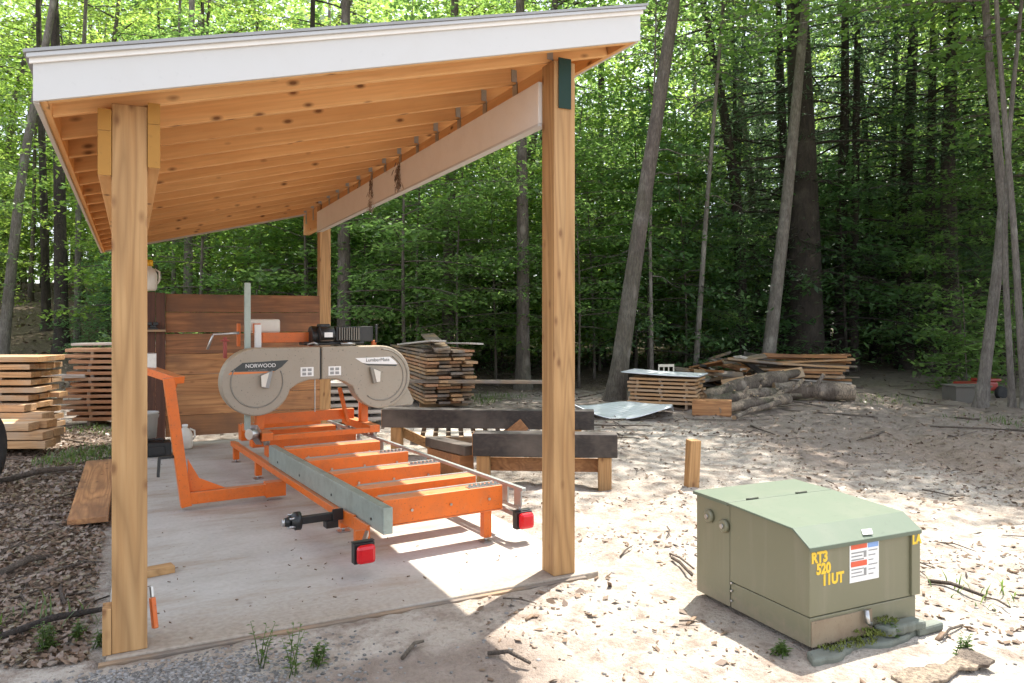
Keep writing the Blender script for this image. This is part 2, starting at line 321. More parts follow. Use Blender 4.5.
# ------------------------------------------------------------------ ground
def axis(lo, f0, f1, hi, step):
    a = list(np.arange(f0, f1+1e-6, step)); s_ = step
    x = f1
    while x < hi: s_ *= 1.13; x += s_; a.append(x)
    x = f0; s_ = step
    while x > lo: s_ *= 1.13; x -= s_; a.insert(0, x)
    return np.array(a)
ar = axis(-170, -6, 7, 170, .055); ad = axis(-40, 2.2, 13, 230, .05)
Rr, Dd = np.meshgrid(ar, ad); X = CX+Dd*SI+Rr*CO; Y = CY+Dd*CO-Rr*SI; Z = tz(X, Y)
nr, ndd = len(ar), len(ad); idx = np.arange(nr*ndd).reshape(ndd, nr)
quads = np.stack([idx[:-1, :-1], idx[:-1, 1:], idx[1:, 1:], idx[1:, :-1]], -1).reshape(-1, 4)
def fast_mesh(name, V, Q, mat, smooth_=True):
    me = bpy.data.meshes.new(name); n = Q.shape[1]
    me.vertices.add(len(V)); me.vertices.foreach_set('co', np.ascontiguousarray(V, np.float32).ravel())
    me.loops.add(Q.size); me.loops.foreach_set('vertex_index', np.ascontiguousarray(Q, np.int32).ravel())
    me.polygons.add(len(Q)); me.polygons.foreach_set('loop_start', np.arange(0, Q.size, n, dtype=np.int32))
    if smooth_: me.polygons.foreach_set('use_smooth', np.ones(len(Q), bool))
    me.update(calc_edges=True); me.materials.append(M[mat]); return me
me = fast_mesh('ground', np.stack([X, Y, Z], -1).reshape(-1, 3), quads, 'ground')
def put_attr(me, name, a):
    at = me.attributes.new(name, 'FLOAT', 'POINT'); at.data.foreach_set('value', np.ascontiguousarray(a, np.float32).ravel())
dpx = Rr/np.maximum(Dd, .5)
lit = .62*smooth(3.2, 5.0, Rr)*smooth(3.0, 4.5, Dd)*smooth(13, 9, Dd)+smooth(.05, -.35, X)*smooth(.15, .6, Y+.0*X)*smooth(13, 9, Dd)*(1-.75*smooth(-2.2, -3.3, X)*smooth(6, 7.5, Y))
grv = smooth(-.25, -1.0, Y)*smooth(1.0, -.2, X)*.95 + .75*smooth(-.4, -1.0, Y)*smooth(2.2, .6, X)*.5
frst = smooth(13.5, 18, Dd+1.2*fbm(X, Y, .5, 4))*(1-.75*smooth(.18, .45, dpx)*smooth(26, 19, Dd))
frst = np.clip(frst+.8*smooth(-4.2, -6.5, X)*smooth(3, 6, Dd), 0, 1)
damp = np.clip(.75*smooth(-.3, -.6, Y)*smooth(2.4, 1.4, X) + .95*smooth(5.8, 9.5, Dd+1.0*fbm(X, Y, 1.1, 2))*smooth(2.5, 3.5, Rr-.0*Dd)+.55*smooth(9, 12, Dd)*smooth(3.5, 2.5, Rr), 0, 1)  # browner, darker sand before the slab and out to the right
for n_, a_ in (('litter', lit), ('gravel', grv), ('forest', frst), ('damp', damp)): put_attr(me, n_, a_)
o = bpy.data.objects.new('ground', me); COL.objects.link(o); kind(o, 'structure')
# slab
m = MB(); m.box((-.022, -.03, -.11), (2.5, 6.12, 0)); slab = m.build('concrete_slab', 'concrete', bevel=.008); tag(slab, 'stained grey concrete floor slab under the open shed', 'concrete slab'); kind(slab, 'structure')
# ------------------------------------------------------------------ shed
def zr(x): return 2.385+.25*x                     # underside of the rafters
XL, XR, YF, YB = -.27, 2.67, -.20, 7.2
shed = empty('open_shed', (0, 0, 0), 'open timber shed with white edged single slope roof on square posts', 'shed')
for (x, y, top) in ((0, 0, 2.40), (2.216, 0, 2.935), (2.216, 5.95, 2.935), (0, 5.95, 2.40)):
    MB().box((x, y, .001), (x+.14, y+.14, top)).build('post', 'post_z', shed, .004)
MB().box((-.036, -.002, .001), (-.001, .10, .20)).build('post_cleat', 'post_z', shed, .002)
for x0, x1 in ((-.052, -.002), (.142, .190)):
    zt = zr(x0)-.004
    b = MB().box((x0, .0, zt-.285), (x1, YB-.1, zt)).build('beam', 'rafter_y', shed, .003)
    MB().box((x0-.001, -.006, zt-.286), (x1+.001, -.001, zt-.095)).box((x0-.001, -.006, zt-.092), (x1+.001, -.001, zt+.001)).build('beam_end', 'yellow_end', b)
b = MB().box((2.244, -.004, 2.667), (2.322, YB-.1, 2.945)).build('beam', 'rafter_y', shed, .003)
MB().box((2.242, -.010, 2.664), (2.324, -.0045, 2.95)).build('beam_end', 'green_end', b)
MB().box((2.196, .145, 2.606), (2.236, 6.02, 2.85)).build('trim_board', 'trim', shed, .003)
MB().box((2.192, .145, 2.588), (2.250, 6.02, 2.605)).build('trim_strip', 'white', shed, .002)
ys = [YF+.025]+[.06+.455*i for i in range(16)]
for i, y in enumerate(ys):
    if y > YB-.05: y = YB-.06
    LR = (XR-XL-.092)*math.hypot(1, .25)
    rf = MB().box((0, 0, 0), (LR, .038, .137)).build('rafter', 'rafter_x', shed, .004); rf.location = (XL+.046+.034, y, zr(XL+.046)+.0095); rf.rotation_euler = (0, -math.atan(.25), 0)
    rf.location = (XL+.046, y, zr(XL+.046))
    if i: hg = MB().box((2.2385, y-.012, 2.80), (2.2425, y+.05, 2.955)).box((2.205, y-.004, 2.955), (2.2425, y-.001, 3.03)).build('hanger', 'galv', rf); hg.matrix_parent_inverse = (Matrix.Translation(rf.location) @ Matrix.Rotation(-math.atan(.25), 4, 'Y')).inverted()
def slope_slab(x0, x1, y0, y1, o0, o1):
    P = [(x0, y0), (x1, y0), (x1, y1), (x0, y1)]
    return MB().hexa([Vector((a, b_, zr(a)+o0)) for a, b_ in P]+[Vector((a, b_, zr(a)+o1)) for a, b_ in P])
m = MB(); w_ = 1.2; yy = YF+.022
while yy < YB-.03:
    y1 = min(yy+w_-.003, YB-.03); s_ = slope_slab(XL+.02, XR-.02, yy, y1, .144, .158); m.add(s_.V, s_.F); yy += w_
m.build('roof_deck', 'rafter_x', shed)
slope_slab(XL-.03, XR+.03, YF-.035, YB+.03, .187, .200).build('roof_sheet', 'roofing', shed)
for y0, y1 in ((YF, YF+.02), (YB-.02, YB)):
    fa = slope_slab(XL, XR, y0, y1, 0, .165).build('fascia', 'white', shed, .002)
    q0, q1 = (y0-.012, y0-.001) if y0 < 0 else (y1+.001, y1+.012)
    slope_slab(XL-.012, XR+.012, q0, q1, .148, .186).build('drip_edge', 'trim', fa, .002)
    q0, q1 = (q0-.016, q0-.001) if y0 < 0 else (q1+.001, q1+.016)
    slope_slab(XL-.02, XR+.02, q0, q1, .168, .186).build('drip_lip', 'drip', fa, .002)
for x0, x1 in ((XL-.001, XL+.018), (XR-.018, XR+.001)):
    zz = zr((x0+x1)/2); MB().box((x0, YF+.021, zz-.004), (x1, YB-.021, zz+.155)).build('fascia', 'white', shed, .002)
for x0, x1 in ((XL+.019, XL+.045), (XR-.045, XR-.019)):
    zz = zr((x0+x1)/2); MB().box((x0, YF+.021, zz+.001), (x1, YB-.021, zz+.145)).build('sub_fascia', 'rafter_y', shed, .002)
# cobweb-like dark leaf debris hanging from the trim board
m = MB()
for yw, L in ((3.55, .30), (2.70, .22)):
    for k in range(80):
        zt = 2.86-random.random()*L; a = random.uniform(0, 6.28); p = Vector((2.185+random.gauss(0, .010), yw+random.gauss(0, .03)*(.4+(2.86-zt)*3), zt)); q = p+Vector((math.cos(a)*.02, math.sin(a)*.02, -.03-.03*random.random()))
        m.bar(p, q, .007, .002)
dbr = m.build('hanging_debris', 'leaf_dead', shed); kind(dbr, 'stuff')
# back wall (planks fixed to the rear posts)
wall = bpy.data.objects.new('plank_wall', None); COL.objects.link(wall); wall.parent = shed
m, m_hi = MB(), MB(); z = .10
for i, hgt in enumerate((.245, .24, .25, .235, .25, .24, .215)):
    g_ = .016 if i in (2, 4) else .004
    (m if i < 4 else m_hi).box((.43, 5.925+random.uniform(-.004, .004), z), (2.21, 5.948, z+hgt-g_)); z += hgt
m.build('lower_planks', 'plank_x', wall, .003); m_hi.build('upper_planks', 'oldplank_x', wall, .003)
m = MB()
for k in range(3): m.box((.12+k*.103, 5.89, .06), (.22+k*.103, 5.915, 1.80-.01*k))
m.build('upright_planks', 'redbrown_z', wall, .003)
MB().box((.20, 5.80, 1.33), (.43, 5.888, 1.355)).build('ledge', 'grey_x', wall, .002)
tag(MB().box((-.05, -.062, -.16), (2.40, -.032, -.010)).build('form_board', 'grey_x', bevel=.004), 'weathered plank edging along the front of the concrete slab', 'edging board')
# ------------------------------------------------------------------ sawmill
MA = R(5.0); MO = Vector((1.88, .60, 0)); MU = Vector((math.cos(MA), math.sin(MA), 0)); MV = Vector((-math.sin(MA), math.cos(MA), 0)); UP = Vector((0, 0, 1))
mill = empty('portable_sawmill', MO, 'orange portable band sawmill with taupe blade covers on the slab', 'sawmill', rz=MA)
def lb(parts, name, mats, parent=mill, bevel=.003): return parts.build(name, mats, parent, bevel)
ZT = .362
fr = lb(MB().box((-.505, -.03, ZT-.152), (-.445, 2.60, ZT+.002)), 'rail', 'galvrail', bevel=.004)
m = MB()
for vv in (.16, .9, 1.66, 2.3): lb(MB().tube([(-.5055, vv, ZT-.10), (-.509, vv, ZT-.10)], .009, 8), 'rail_bolt', 'black', fr, 0)
m = MB().box((.47, -.0, ZT-.022), (.50, 4.0, ZT)).box((.475, .05, ZT-.152), (.495, 4.0, ZT-.13))
for vv in (.03, .20, .75, 1.3, 1.86, 2.4, 3.0, 3.6): m.box((.478, vv, ZT-.129), (.49, vv+.085, ZT-.0225))
lb(m, 'rail', 'galv', bevel=.0015)
lb(MB().box((-.535, .72, ZT-.205), (-.485, 4.05, ZT-.156)), 'side_tube', 'orange')
lb(MB().box((.45, .30, ZT-.205), (.495, 4.05, ZT-.156)), 'side_tube', 'orange')
for k, vv in enumerate((.14, .50, 1.06, 1.66, 2.28, 2.90, 3.5, 4.0)):
    bk = lb(MB().box((-.438, vv, ZT-.150), (.405, vv+.135, ZT+.004)).box((-.438, vv-.004, ZT-.158), (.405, vv+.139, ZT-.151)), 'bunk', 'orange', bevel=.006)
    m = MB()
    if k in (0, 2, 3, 5):
        for j in range(7): m.prism([(0, 0), (.030, 0), (.012, .020)], (.17+j*.032, vv+.02, ZT+.0045), (1, 0, 0), (0, 0, 1), -.035, 0)
        m.box((.16, vv+.012, ZT+.0042), (.40, vv+.065, ZT+.0095)); lb(m, 'ratchet', 'steel', bk, 0)
    lb(MB().box((-.42, vv+.112, ZT+.0045), (.40, vv+.132, ZT+.010)), 'wear_strip', 'galv', bk, 0)
    m = MB()
    for u_ in (-.25, 0.02, .3): lb(MB().tube([(u_, vv-.0045, ZT-.075), (u_, vv-.010, ZT-.075)], .009, 8), 'bolt', 'steel', bk, 0)
for (u_, vv) in ((.30, .18), (-.42, .9), (-.50, 3.0), (.42, 2.4), (-.50, 3.95), (.42, 3.95)):
    lg = lb(MB().box((u_-.028, vv-.028, .03), (u_+.028, vv+.028, ZT-.16)), 'leg', 'orange')
    lb(MB().tube([(u_, vv, .004), (u_, vv, .03)], .012, 8).box((u_-.04, vv-.04, .0015), (u_+.04, vv+.04, .007)), 'foot', 'steel', lg, 0)
# axle stub, lamps
ax = lb(MB().box((-.80, .602, .167), (-.44, .648, .213)).box((-.64, .59, .12), (-.56, .66, .166)).box((-.60, .585, .167), (-.53, .601, .24)), 'axle', 'black')
lb(MB().tube([(-.86, .625, .19), (-.84, .625, .19), (-.835, .625, .19), (-.80, .625, .19)], [.042, .048, .058, .058], 14).tube([(-.90, .625, .19), (-.86, .625, .19)], [.026, .034], 12), 'hub', 'black', ax, 0)
lb(MB().tube([(-.915, .625, .19), (-.9005, .625, .19)], [.022, .027], 12), 'hub_cap', 'steel', ax, 0)
for k in range(5):
    a = k*1.2566; lb(MB().tube([(-.875, .625+.044*math.cos(a), .19+.044*math.sin(a)), (-.836, .625+.044*math.cos(a), .19+.044*math.sin(a))], .008, 6), 'stud', 'steel', ax, 0)
lb(MB().box((-.53, .16, .075), (-.512, .40, .225)).box((-.60, .17, .08), (-.531, .185, .20)).bar((-.52, .40, .19), (-.52, .74, .17), .018, .09), 'side_bracket', 'orange')
for u_, vv, s_ in ((-.645, -.10, 1), (.50, .02, 1)):
    hs = lb(MB().box((u_-.06, vv+.0, .09), (u_+.06, vv+.05, .203)).box((u_-.065, vv+.01, .206), (u_+.065, vv+.05, .211)), 'tail_light', 'black', bevel=.008)
    lb(MB().box((u_-.055, vv-.045, .094), (u_+.055, vv-.001, .200)), 'lens', 'red_lens', hs, .022)
    lb(MB().bar((u_, vv+.05, .16), (u_*.86, vv+.20, .20), .02, .03), 'lamp_arm', 'steel', hs, 0)
# log turner arm / winch mast
LV = 2.10
arm = lb(MB().box((-1.255, LV-.035, .045), (-.50, LV+.035, .135)).prism([(-.03, 0), (.25, 0), (.05, .10), (-.035, .26)], (-1.205, LV+.008, .136), (1, 0, 0), (0, 0, 1), -.004, .004).box((-.66, LV-.045, .03), (-.50, LV+.045, .15)), 'loader_base', 'orange')
lb(MB().bar((-1.25, LV, .03), (-1.375, LV, 1.02), .075, .075, up=(0, 1, 0)), 'loader_mast', 'orange', arm)
lb(MB().bar((-1.30, LV-.01, 1.0), (-1.51, LV+.32, 1.08), .10, .055).bar((-1.34, LV+.02, .985), (-1.36, LV+.10, .86), .05, .05), 'winch_arm', 'orange', arm)
lb(MB().tube([(-1.49, LV+.25, 1.14), (-1.49, LV+.37, 1.14)], .055, 14).box((-1.57, LV+.24, 1.08), (-1.43, LV+.26, 1.2)).box((-1.57, LV+.37, 1.08), (-1.43, LV+.39, 1.2)), 'winch_drum', 'steel', arm)
lb(MB().bar((-1.30, LV, .42), (-1.44, LV-.02, .42), .02, .02).bar((-1.44, LV-.02, .43), (-1.45, LV-.03, .28), .02, .02), 'crank', 'black', arm, 0)
# carriage + head
HV = 2.90
car = bpy.data.objects.new('carriage', None); COL.objects.link(car); car.parent = mill
for u_ in (-.50, .50):
    lb(MB().box((u_-.05, HV-.25, ZT+.03), (u_+.05, HV+.55, ZT+.10)), 'skid', 'orange', car)
    lb(MB().box((u_-.035, HV+.02, ZT+.10), (u_+.035, HV+.10, ZT+.36)), 'upright', 'orange', car)
    lb(MB().box((u_-.028, HV+.10, ZT+.12), (u_+.028, HV+.13, .98 if u_ > 0 else 1.42)), 'slide', 'label_white', car, .002)
    for dv in (-.2, .48): lb(MB().tube([(u_-.02, HV+dv, ZT+.035), (u_+.02, HV+dv, ZT+.035)], .05, 14), 'roller', 'steel', car, 0)
lb(MB().box((-.45, HV+.18, ZT+.12), (.45, HV+.24, ZT+.22)), 'cross_member', 'orange', car)
lb(MB().box((-.45, HV-.25, ZT+.03), (.45, HV-.19, ZT+.075)), 'cross_member', 'orange', car)
lb(MB().bar((-.62, HV-.22, ZT+.14), (-.53, HV-.10, ZT+.02), .06, .09).tube([(-.66, HV-.24, ZT+.1), (-.60, HV-.2, ZT+.1)], .05, 10), 'stop', 'steel', car)
lb(MB().bar((.36, HV+.12, ZT+.10), (.28, HV+.12, .80), .05, .03), 'blade_guide', 'orange', car)
hd = bpy.data.objects.new('saw_head', None); COL.objects.link(hd); hd.parent = mill
# cover outline in (u, z) metres : two wheel discs joined by a bridge
cl, cr_, zc, rr = -.575, .595, .912, .302
pts = []
for k in range(0, 29): a = R(95+k*(345-95)/28); pts.append((cl+rr*math.cos(a), zc+rr*math.sin(a)))
pts = [(cl, zc+rr)]+[p for p in pts]
pts += [(cl+rr+.06, zc-.03), (cl+rr+.16, zc+.0), (cr_-rr-.16, zc+.0), (cr_-rr-.07, zc-.03)]
for k in range(0, 29): a = R(195+k*(445-195)/28); pts.append((cr_+rr*math.cos(a), zc+rr*math.sin(a)))
pts.append((cr_, zc+rr))
half = [p for p in pts]
def clip(poly, xmax=None, xmin=None):
    out = []
    n = len(poly)
    for i in range(n):
        a, b_ = poly[i], poly[(i+1) % n]
        ins = lambda p: (p[0] <= xmax) if xmax is not None else (p[0] >= xmin)
        lim = xmax if xmax is not None else xmin
        if ins(a): out.append(a)
        if ins(a) != ins(b_):
            t_ = (lim-a[0])/(b_[0]-a[0]); out.append((lim, a[1]+(b_[1]-a[1])*t_))
    return out
for nm, poly in (('l', clip(half, xmax=-.008)), ('r', clip(half, xmin=.008))):
    cvv = MB().prism(poly, (0, HV-.02, 0), (1, 0, 0), (0, 0, 1), 0, .16).build('blade_cover', 'cover', hd, .012)
    cc = cl if nm == 'l' else cr_
    ring = []
    a0, a1 = (150, 385) if nm == 'l' else (-130, 60)
    m = MB(); m.tube([(cc+.225*math.cos(R(a0+(a1-a0)*k/30)), HV-.182, zc+.225*math.sin(R(a0+(a1-a0)*k/30))) for k in range(31)], .006, 6)
    lb(m, 'embossed_ring', 'cover_d', cvv, 0)
    if nm == 'r':
        m = MB(); m.tube([(cc+.268*math.cos(R(-70+160*k/24)), HV-.182, zc+.268*math.sin(R(-70+160*k/24))) for k in range(25)], .006, 6); lb(m, 'embossed_ring', 'cover_d', cvv, 0)
    s_ = 1 if nm == 'l' else -1; k0 = cc+.075*s_
    lb(MB().prism([(k0-.05*s_, .06), (k0+.055*s_, .10), (k0+.02*s_, -.06), (k0-.03*s_, -.05)][::s_], (0, HV-.181, zc), (1, 0, 0), (0, 0, 1), 0, .035), 'grip', 'label_grey' if nm == 'l' else 'cover_d', cvv, .006)
    lb(MB().prism([(k0-.05*s_, .055), (k0+.02*s_, .085), (k0-.012*s_, -.045), (k0-.045*s_, -.04)][::s_], (0, HV-.2165, zc), (1, 0, 0), (0, 0, 1), 0, .003), 'grip_face', 'poly', cvv, 0)
    # decal swoosh
    yv = HV-.1805
    if nm == 'l':
        dk = lb(MB().prism([(-.80, 1.01), (-.70, 1.085), (-.30, 1.10), (-.36, 1.04), (-.42, 1.005)], (0, yv, 0), (1, 0, 0), (0, 0, 1), 0, .002), 'decal', 'label_dark', cvv, 0)
        lb(MB().prism([(-.82, .985), (-.80, 1.006), (-.42, 1.001), (-.45, .99)], (0, yv, 0), (1, 0, 0), (0, 0, 1), 0, .002), 'decal_stripe', 'label_orange', cvv, 0)
        text('NORWOOD', .047, 'label_white', cvv, Matrix.Translation((-.545, yv-.0035, 1.055)) @ Matrix.Rotation(R(90), 4, 'X'), ext=.0006)
        text('PORTABLE SAWMILLS', .017, 'label_grey', cvv, Matrix.Translation((-.57, yv-.0035, 1.016)) @ Matrix.Rotation(R(90), 4, 'X'), ext=.0004)
    else:
        lb(MB().prism([(.33, 1.10), (.68, 1.105), (.74, 1.06), (.76, 1.03), (.45, 1.045), (.40, 1.055)], (0, yv, 0), (1, 0, 0), (0, 0, 1), 0, .002), 'decal', 'label_white', cvv, 0)
        lb(MB().prism([(.40, 1.05), (.45, 1.041), (.76, 1.026), (.745, 1.012), (.45, 1.03)], (0, yv, 0), (1, 0, 0), (0, 0, 1), 0, .002), 'decal_stripe', 'label_dark', cvv, 0)
        text('LumberMate', .047, 'label_dark', cvv, Matrix.Translation((.555, yv-.0035, 1.078)) @ Matrix.Rotation(R(90), 4, 'X'), ext=.0006)
    ux = -.13 if nm == 'l' else .13
    m = MB()
    wl = lb(MB().box((ux-.06, yv-.001, .945), (ux+.06, yv+.0008, 1.03)), 'warning_sticker', 'label_white', cvv, 0)
    m = MB()
    for a, b_ in ((-.045, .955), (.005, .955), (-.045, .992), (.005, .992)): m.box((ux+a, yv-.003, b_), (ux+a+.036, yv-.0012, b_+.026))
    lb(m, 'pictogram', 'label_grey', wl, 0)
lb(MB().box((-.0075, HV-.16, .91), (.0075, HV-.02, 1.20)), 'centre_seam', 'black', hd, 0)
lb(MB().box((-.02, HV-.05, .60), (-.012, HV-.035, .92)).box((.62, HV-.03, .95), (.66, HV+.12, 1.15)), 'guide_rod', 'steel', hd, 0)
lb(MB().prism([(.60, .62), (.93, .62), (.95, .66), (.90, .76), (.84, .84), (.6, .84)], (0, HV-.03, 0), (1, 0, 0), (0, 0, 1), 0, .12), 'sawdust_chute', 'cover', hd, .006)
lb(MB().box((-.45, HV+.14, 1.25), (.60, HV+.22, 1.345)), 'head_beam', 'orange', hd)
lb(MB().box((-.53, HV+.13, 1.34), (-.47, HV+.19, 1.43)).box((-.68, HV+.13, 1.22), (-.65, HV+.16, 1.43)), 'end_bracket', 'orange', hd)
lb(MB().box((-.635, HV+.02, ZT+.1), (-.585, HV+.06, 1.80)), 'mast', 'galvrail', hd)
lb(MB().box((-.55, HV+.24, 1.34), (-.26, HV+.42, 1.47)), 'fuel_tank', 'poly', hd, .02)
lb(MB().tube([(-.95, HV+.05, 1.20), (-.90, HV+.05, 1.335), (-.68, HV+.05, 1.345)], .013, 8), 'hand_crank', 'steel', hd, 0)
lb(MB().box((-.82, HV+.02, 1.12), (-.79, HV+.05, 1.31)).box((-.84, HV+.01, 1.27), (-.77, HV+.06, 1.285)), 'lever', 'red', hd, .003)
lb(MB().box((-.02, HV+.12, .90), (.02, HV+.16, 1.26)).box((.62, HV+.12, .92), (.66, HV+.16, 1.26)), 'head_frame', 'orange', hd)
en = lb(MB().tube([(-.02, HV+.10, 1.31), (.22, HV+.10, 1.31)], .095, 18).box((-.10, HV+.02, 1.222), (.50, HV+.20, 1.255)).box((.20, HV+.0, 1.255), (.46, HV+.2, 1.40)), 'engine', 'black', hd, .012)
lb(MB().tube([(.03, HV-.02, 1.33), (.17, HV-.02, 1.33)], .07, 16).box((.05, HV-.0, 1.39), (.15, HV+.12, 1.425)), 'air_filter', 'black', en, .01)
lb(MB().box((.06, HV-.096, 1.30), (.14, HV-.092, 1.345)), 'engine_sticker', 'label_white', en, 0)
m = MB()
for k in range(9): m.box((.23+k*.024, HV-.02, 1.27), (.238+k*.024, HV-.001, 1.39))
lb(m, 'cooling_fins', 'cover_d', en, 0)
lb(MB().box((.47, HV+.05, 1.25), (.60, HV+.17, 1.40)).tube([(.62, HV+.02, 1.24), (.62, HV+.02, 1.42)], .014, 8), 'muffler', 'black', en, .01)
lb(MB().tube([(-.08, HV-.02, 1.23), (-.03, HV-.05, 1.25), (.02, HV-.04, 1.23)], .012, 6).tube([(.24, HV-.03, 1.235), (.38, HV-.03, 1.235)], .016, 8), 'fuel_line', 'steel', en, 0)
# ------------------------------------------------------------------ things on the slab and against the wall
def lathe(prof, n=20, m=0):
    b = MB(); o = 0
    for r_, z_ in prof:
        for k in range(n): a = 2*math.pi*k/n; b.V.append(Vector((r_*math.cos(a), r_*math.sin(a), z_)))
    for i in range(len(prof)-1):
        for k in range(n): b.F.append((i*n+k, i*n+(k+1) % n, (i+1)*n+(k+1) % n, (i+1)*n+k)); b.mi.append(m); b.sm.append(True)
    b.F.append(tuple(reversed(range(n)))); b.F.append(tuple(range((len(prof)-1)*n, len(prof)*n))); b.mi += [m, m]; b.sm += [False, False]; return b
e = empty('bucket', (.235, 5.35, .19), 'grey white plastic bucket on dark case in rear corner', 'bucket')
lathe([(.085, 0), (.105, .26), (.112, .262), (.112, .28), (.10, .28), (.095, .24), (.08, .02)]).build('pail', 'bucket', e, .0)
MB().tube([(.108*math.cos(a), .108*math.sin(a)*.3-.02, .25-.10*math.sin(a)) for a in np.linspace(0, math.pi, 12)], .004, 6).build('handle', 'steel', e)
e = empty('tool_case', (.30, 5.30, 0), 'black low power tool case on the slab under the bucket', 'tool case')
MB().box((-.17, -.13, .004), (.16, .12, .15)).box((-.10, -.145, .02), (.10, -.131, .11)).build('body', 'black', e, .02)
MB().tube([(-.09, -.02, .15), (-.08, -.02, .178), (.08, -.02, .178), (.09, -.02, .15)], .009, 8).build('handle', 'rubber', e)
MB().tube([(.19, .0, .05), (.26, .02, .05)], .045, 12).build('wheel', 'rubber', e)
e = empty('jug', (.62, 5.62, 0), 'white plastic jug on the slab before the plank wall', 'jug')
lathe([(.075, .003), (.082, .02), (.082, .16), (.06, .215), (.028, .235), (.026, .25)]).build('body', 'poly', e)
lathe([(.031, .25), (.031, .275), (.025, .278)]).build('cap', 'label_white', e); MB().tube([(.05, 0, .225), (.10, 0, .20), (.105, 0, .13), (.08, 0, .10)], .011, 8).build('handle', 'poly', e)
e = empty('jug', (.255, 5.902, 1.801), 'cloudy jug with yellow cap on top of the plank wall', 'jug')
b_ = lathe([(.07, 0), (.088, .03), (.09, .19), (.06, .25), (.03, .27), (.028, .285)]).build('body', 'poly', e)
lathe([(.045, .285), (.045, .35), (.035, .355)]).build('cap', 'yellow', e); MB().tube([(.06, 0, .25), (.11, 0, .22), (.11, 0, .12), (.085, 0, .08)], .012, 8).build('handle', 'poly', e)
e = empty('bench_vise', (.30, 5.845, 1.3555), 'small dark vise on the wooden wall ledge', 'vise')
MB().box((-.05, -.03, .0), (.05, .03, .02)).box((-.03, -.02, .02), (.03, .02, .05)).box((-.07, -.025, .05), (-.015, .025, .085)).box((.0, -.025, .05), (.05, .025, .085)).build('body', 'black', e, .004)
MB().tube([(-.12, 0, .055), (-.07, 0, .055)], .008, 8).tube([(-.12, -.04, .055), (-.12, .04, .055)], .005, 6).build('handle', 'steel', e)
p = G(164, 573, 0.0)
tag(MB().box((-.10, -.045, 0), (.07, .045, .04), mat=Matrix.Translation((p.x-.02, p.y, .001)) @ Matrix.Rotation(R(12), 4, 'Z')).build('wood_block', 'post_x', bevel=.003), 'short brown wood block on the slab behind the left post', 'wood block')
e = empty('pry_tool', (.165, .10, 0), 'orange handled tool leaning on the base of the left post', 'hand tool')
MB().bar((.010, .05, .03), (-.002, .08, .165), .022, .03).build('grip', 'orange', e, .004); MB().bar((-.002, .08, .166), (-.006, .09, .215), .012, .02).build('shaft', 'steel', e, .002)
tag(MB().box((-.34, 2.6, -.03), (-.075, 5.2, .012)).build('plank', 'plank_y', bevel=.004), 'wide brown plank lying along the left slab edge', 'plank')
p = G(360, 470, 0); tag(MB().tube([(.62, 3.2, .012), (.85, 3.0, .012), (1.0, 2.85, .012)], .008, 6).build('hose', 'padgreen'), 'short green rod lying on the slab beside the sawmill', 'rod')
# ------------------------------------------------------------------ log deck trestles
def trestle(a, b_, ztop, hgt, wid, legs, label, extra=None):
    a, b_ = Vector(a), Vector(b_); d = (b_-a).normalized(); n = Vector((-d.y, d.x, 0))
    e = empty('log_trestle', a, label, 'trestle', 'dark timber trestles of the log deck')
    def q(v): return v-a
    MB().bar(q(Vector((a.x, a.y, ztop-hgt/2))), q(Vector((b_.x, b_.y, ztop-hgt/2))), wid, hgt).build('timber', 'dark_x' if abs(d.x) > abs(d.y) else 'dark_y', e, .008)
    L = (b_-a).length
    for s_ in legs:
        c_ = a+d*s_; g_ = gz(c_)-.03
        MB().bar(q(Vector((c_.x, c_.y, g_))), q(Vector((c_.x, c_.y, ztop-hgt-.001))), .12, .12, up=(d.x, d.y, 0)).build('leg', 'post_z', e, .004)
    s0, s1 = legs
    c0, c1 = a+d*s0+n*.085, a+d*s1+n*.085
    if not extra: MB().bar(q(Vector((c0.x, c0.y, ztop-hgt-.10))), q(Vector((c1.x, c1.y, ztop-hgt-.10))), .045, .12).build('rail', 'plank_x', e, .003)
    MB().bar(q(Vector((a.x, a.y, ztop-hgt/2)))-d*.006, q(Vector((a.x, a.y, ztop-hgt/2)))-d*.001, wid-.012, hgt-.012).build('end_grain', 'plank_z', e, .001)
    c2 = a+d*(s0+.55)+n*.085; 
    if extra: MB().bar(q(Vector((c0.x, c0.y, ztop-hgt-.06))), q(Vector((c2.x+.0, c2.y, gz(c2)+.02))), .05, .10).build('brace', 'post_x', e, .003)
    return e, d, n
trestle(A(474, 440, 6.95).xy.to_3d(), A(617, 437, 6.85).xy.to_3d(), .43, .21, .20, (.09, 1.20), 'near log trestle of dark squared timber beside the right post')
trestle(A(384, 417, 8.45).xy.to_3d(), A(594, 410, 8.25).xy.to_3d(), .475, .205, .20, (.15, 2.15), 'far log trestle of dark squared timber with long brace', True)
p, q = A(432, 445, 7.6), A(474, 441, 7.0)
tag(MB().bar((p.x, p.y, .24), (q.x-.02, q.y, .25), .16, .09).build('timber', 'dark_x', bevel=.006), 'short dark timber propped on offcut left of the near trestle', 'timber')
tag(MB().bar((p.x+.02, p.y, .07), (q.x-.05, q.y+.05, .09), .15, .22).build('timber', 'plank_x', bevel=.006), 'brown offcut block lying under the short dark timber', 'timber')
p = A(508, 425, 8.3); tag(MB().bar((p.x-.16, p.y, .06), (p.x+.14, p.y-.1, .33), .16, .14).build('wood_block', 'plank_x', bevel=.005), 'brown block end leaning against the far trestle', 'wood block')
def pallet(o_, rz, label):
    e = empty('pallet', o_, label, 'pallet', rz=rz)
    for y in (-.4, 0, .4): MB().box((-.6, y-.04, .0), (.6, y+.04, .09)).build('bearer', 'grey_x', e, .003)
    for k in range(8): MB().box((-.6+k*.16, -.5, .091), (-.5+k*.16, .5, .11)).build('slat', 'pale', e, .003)
    return e
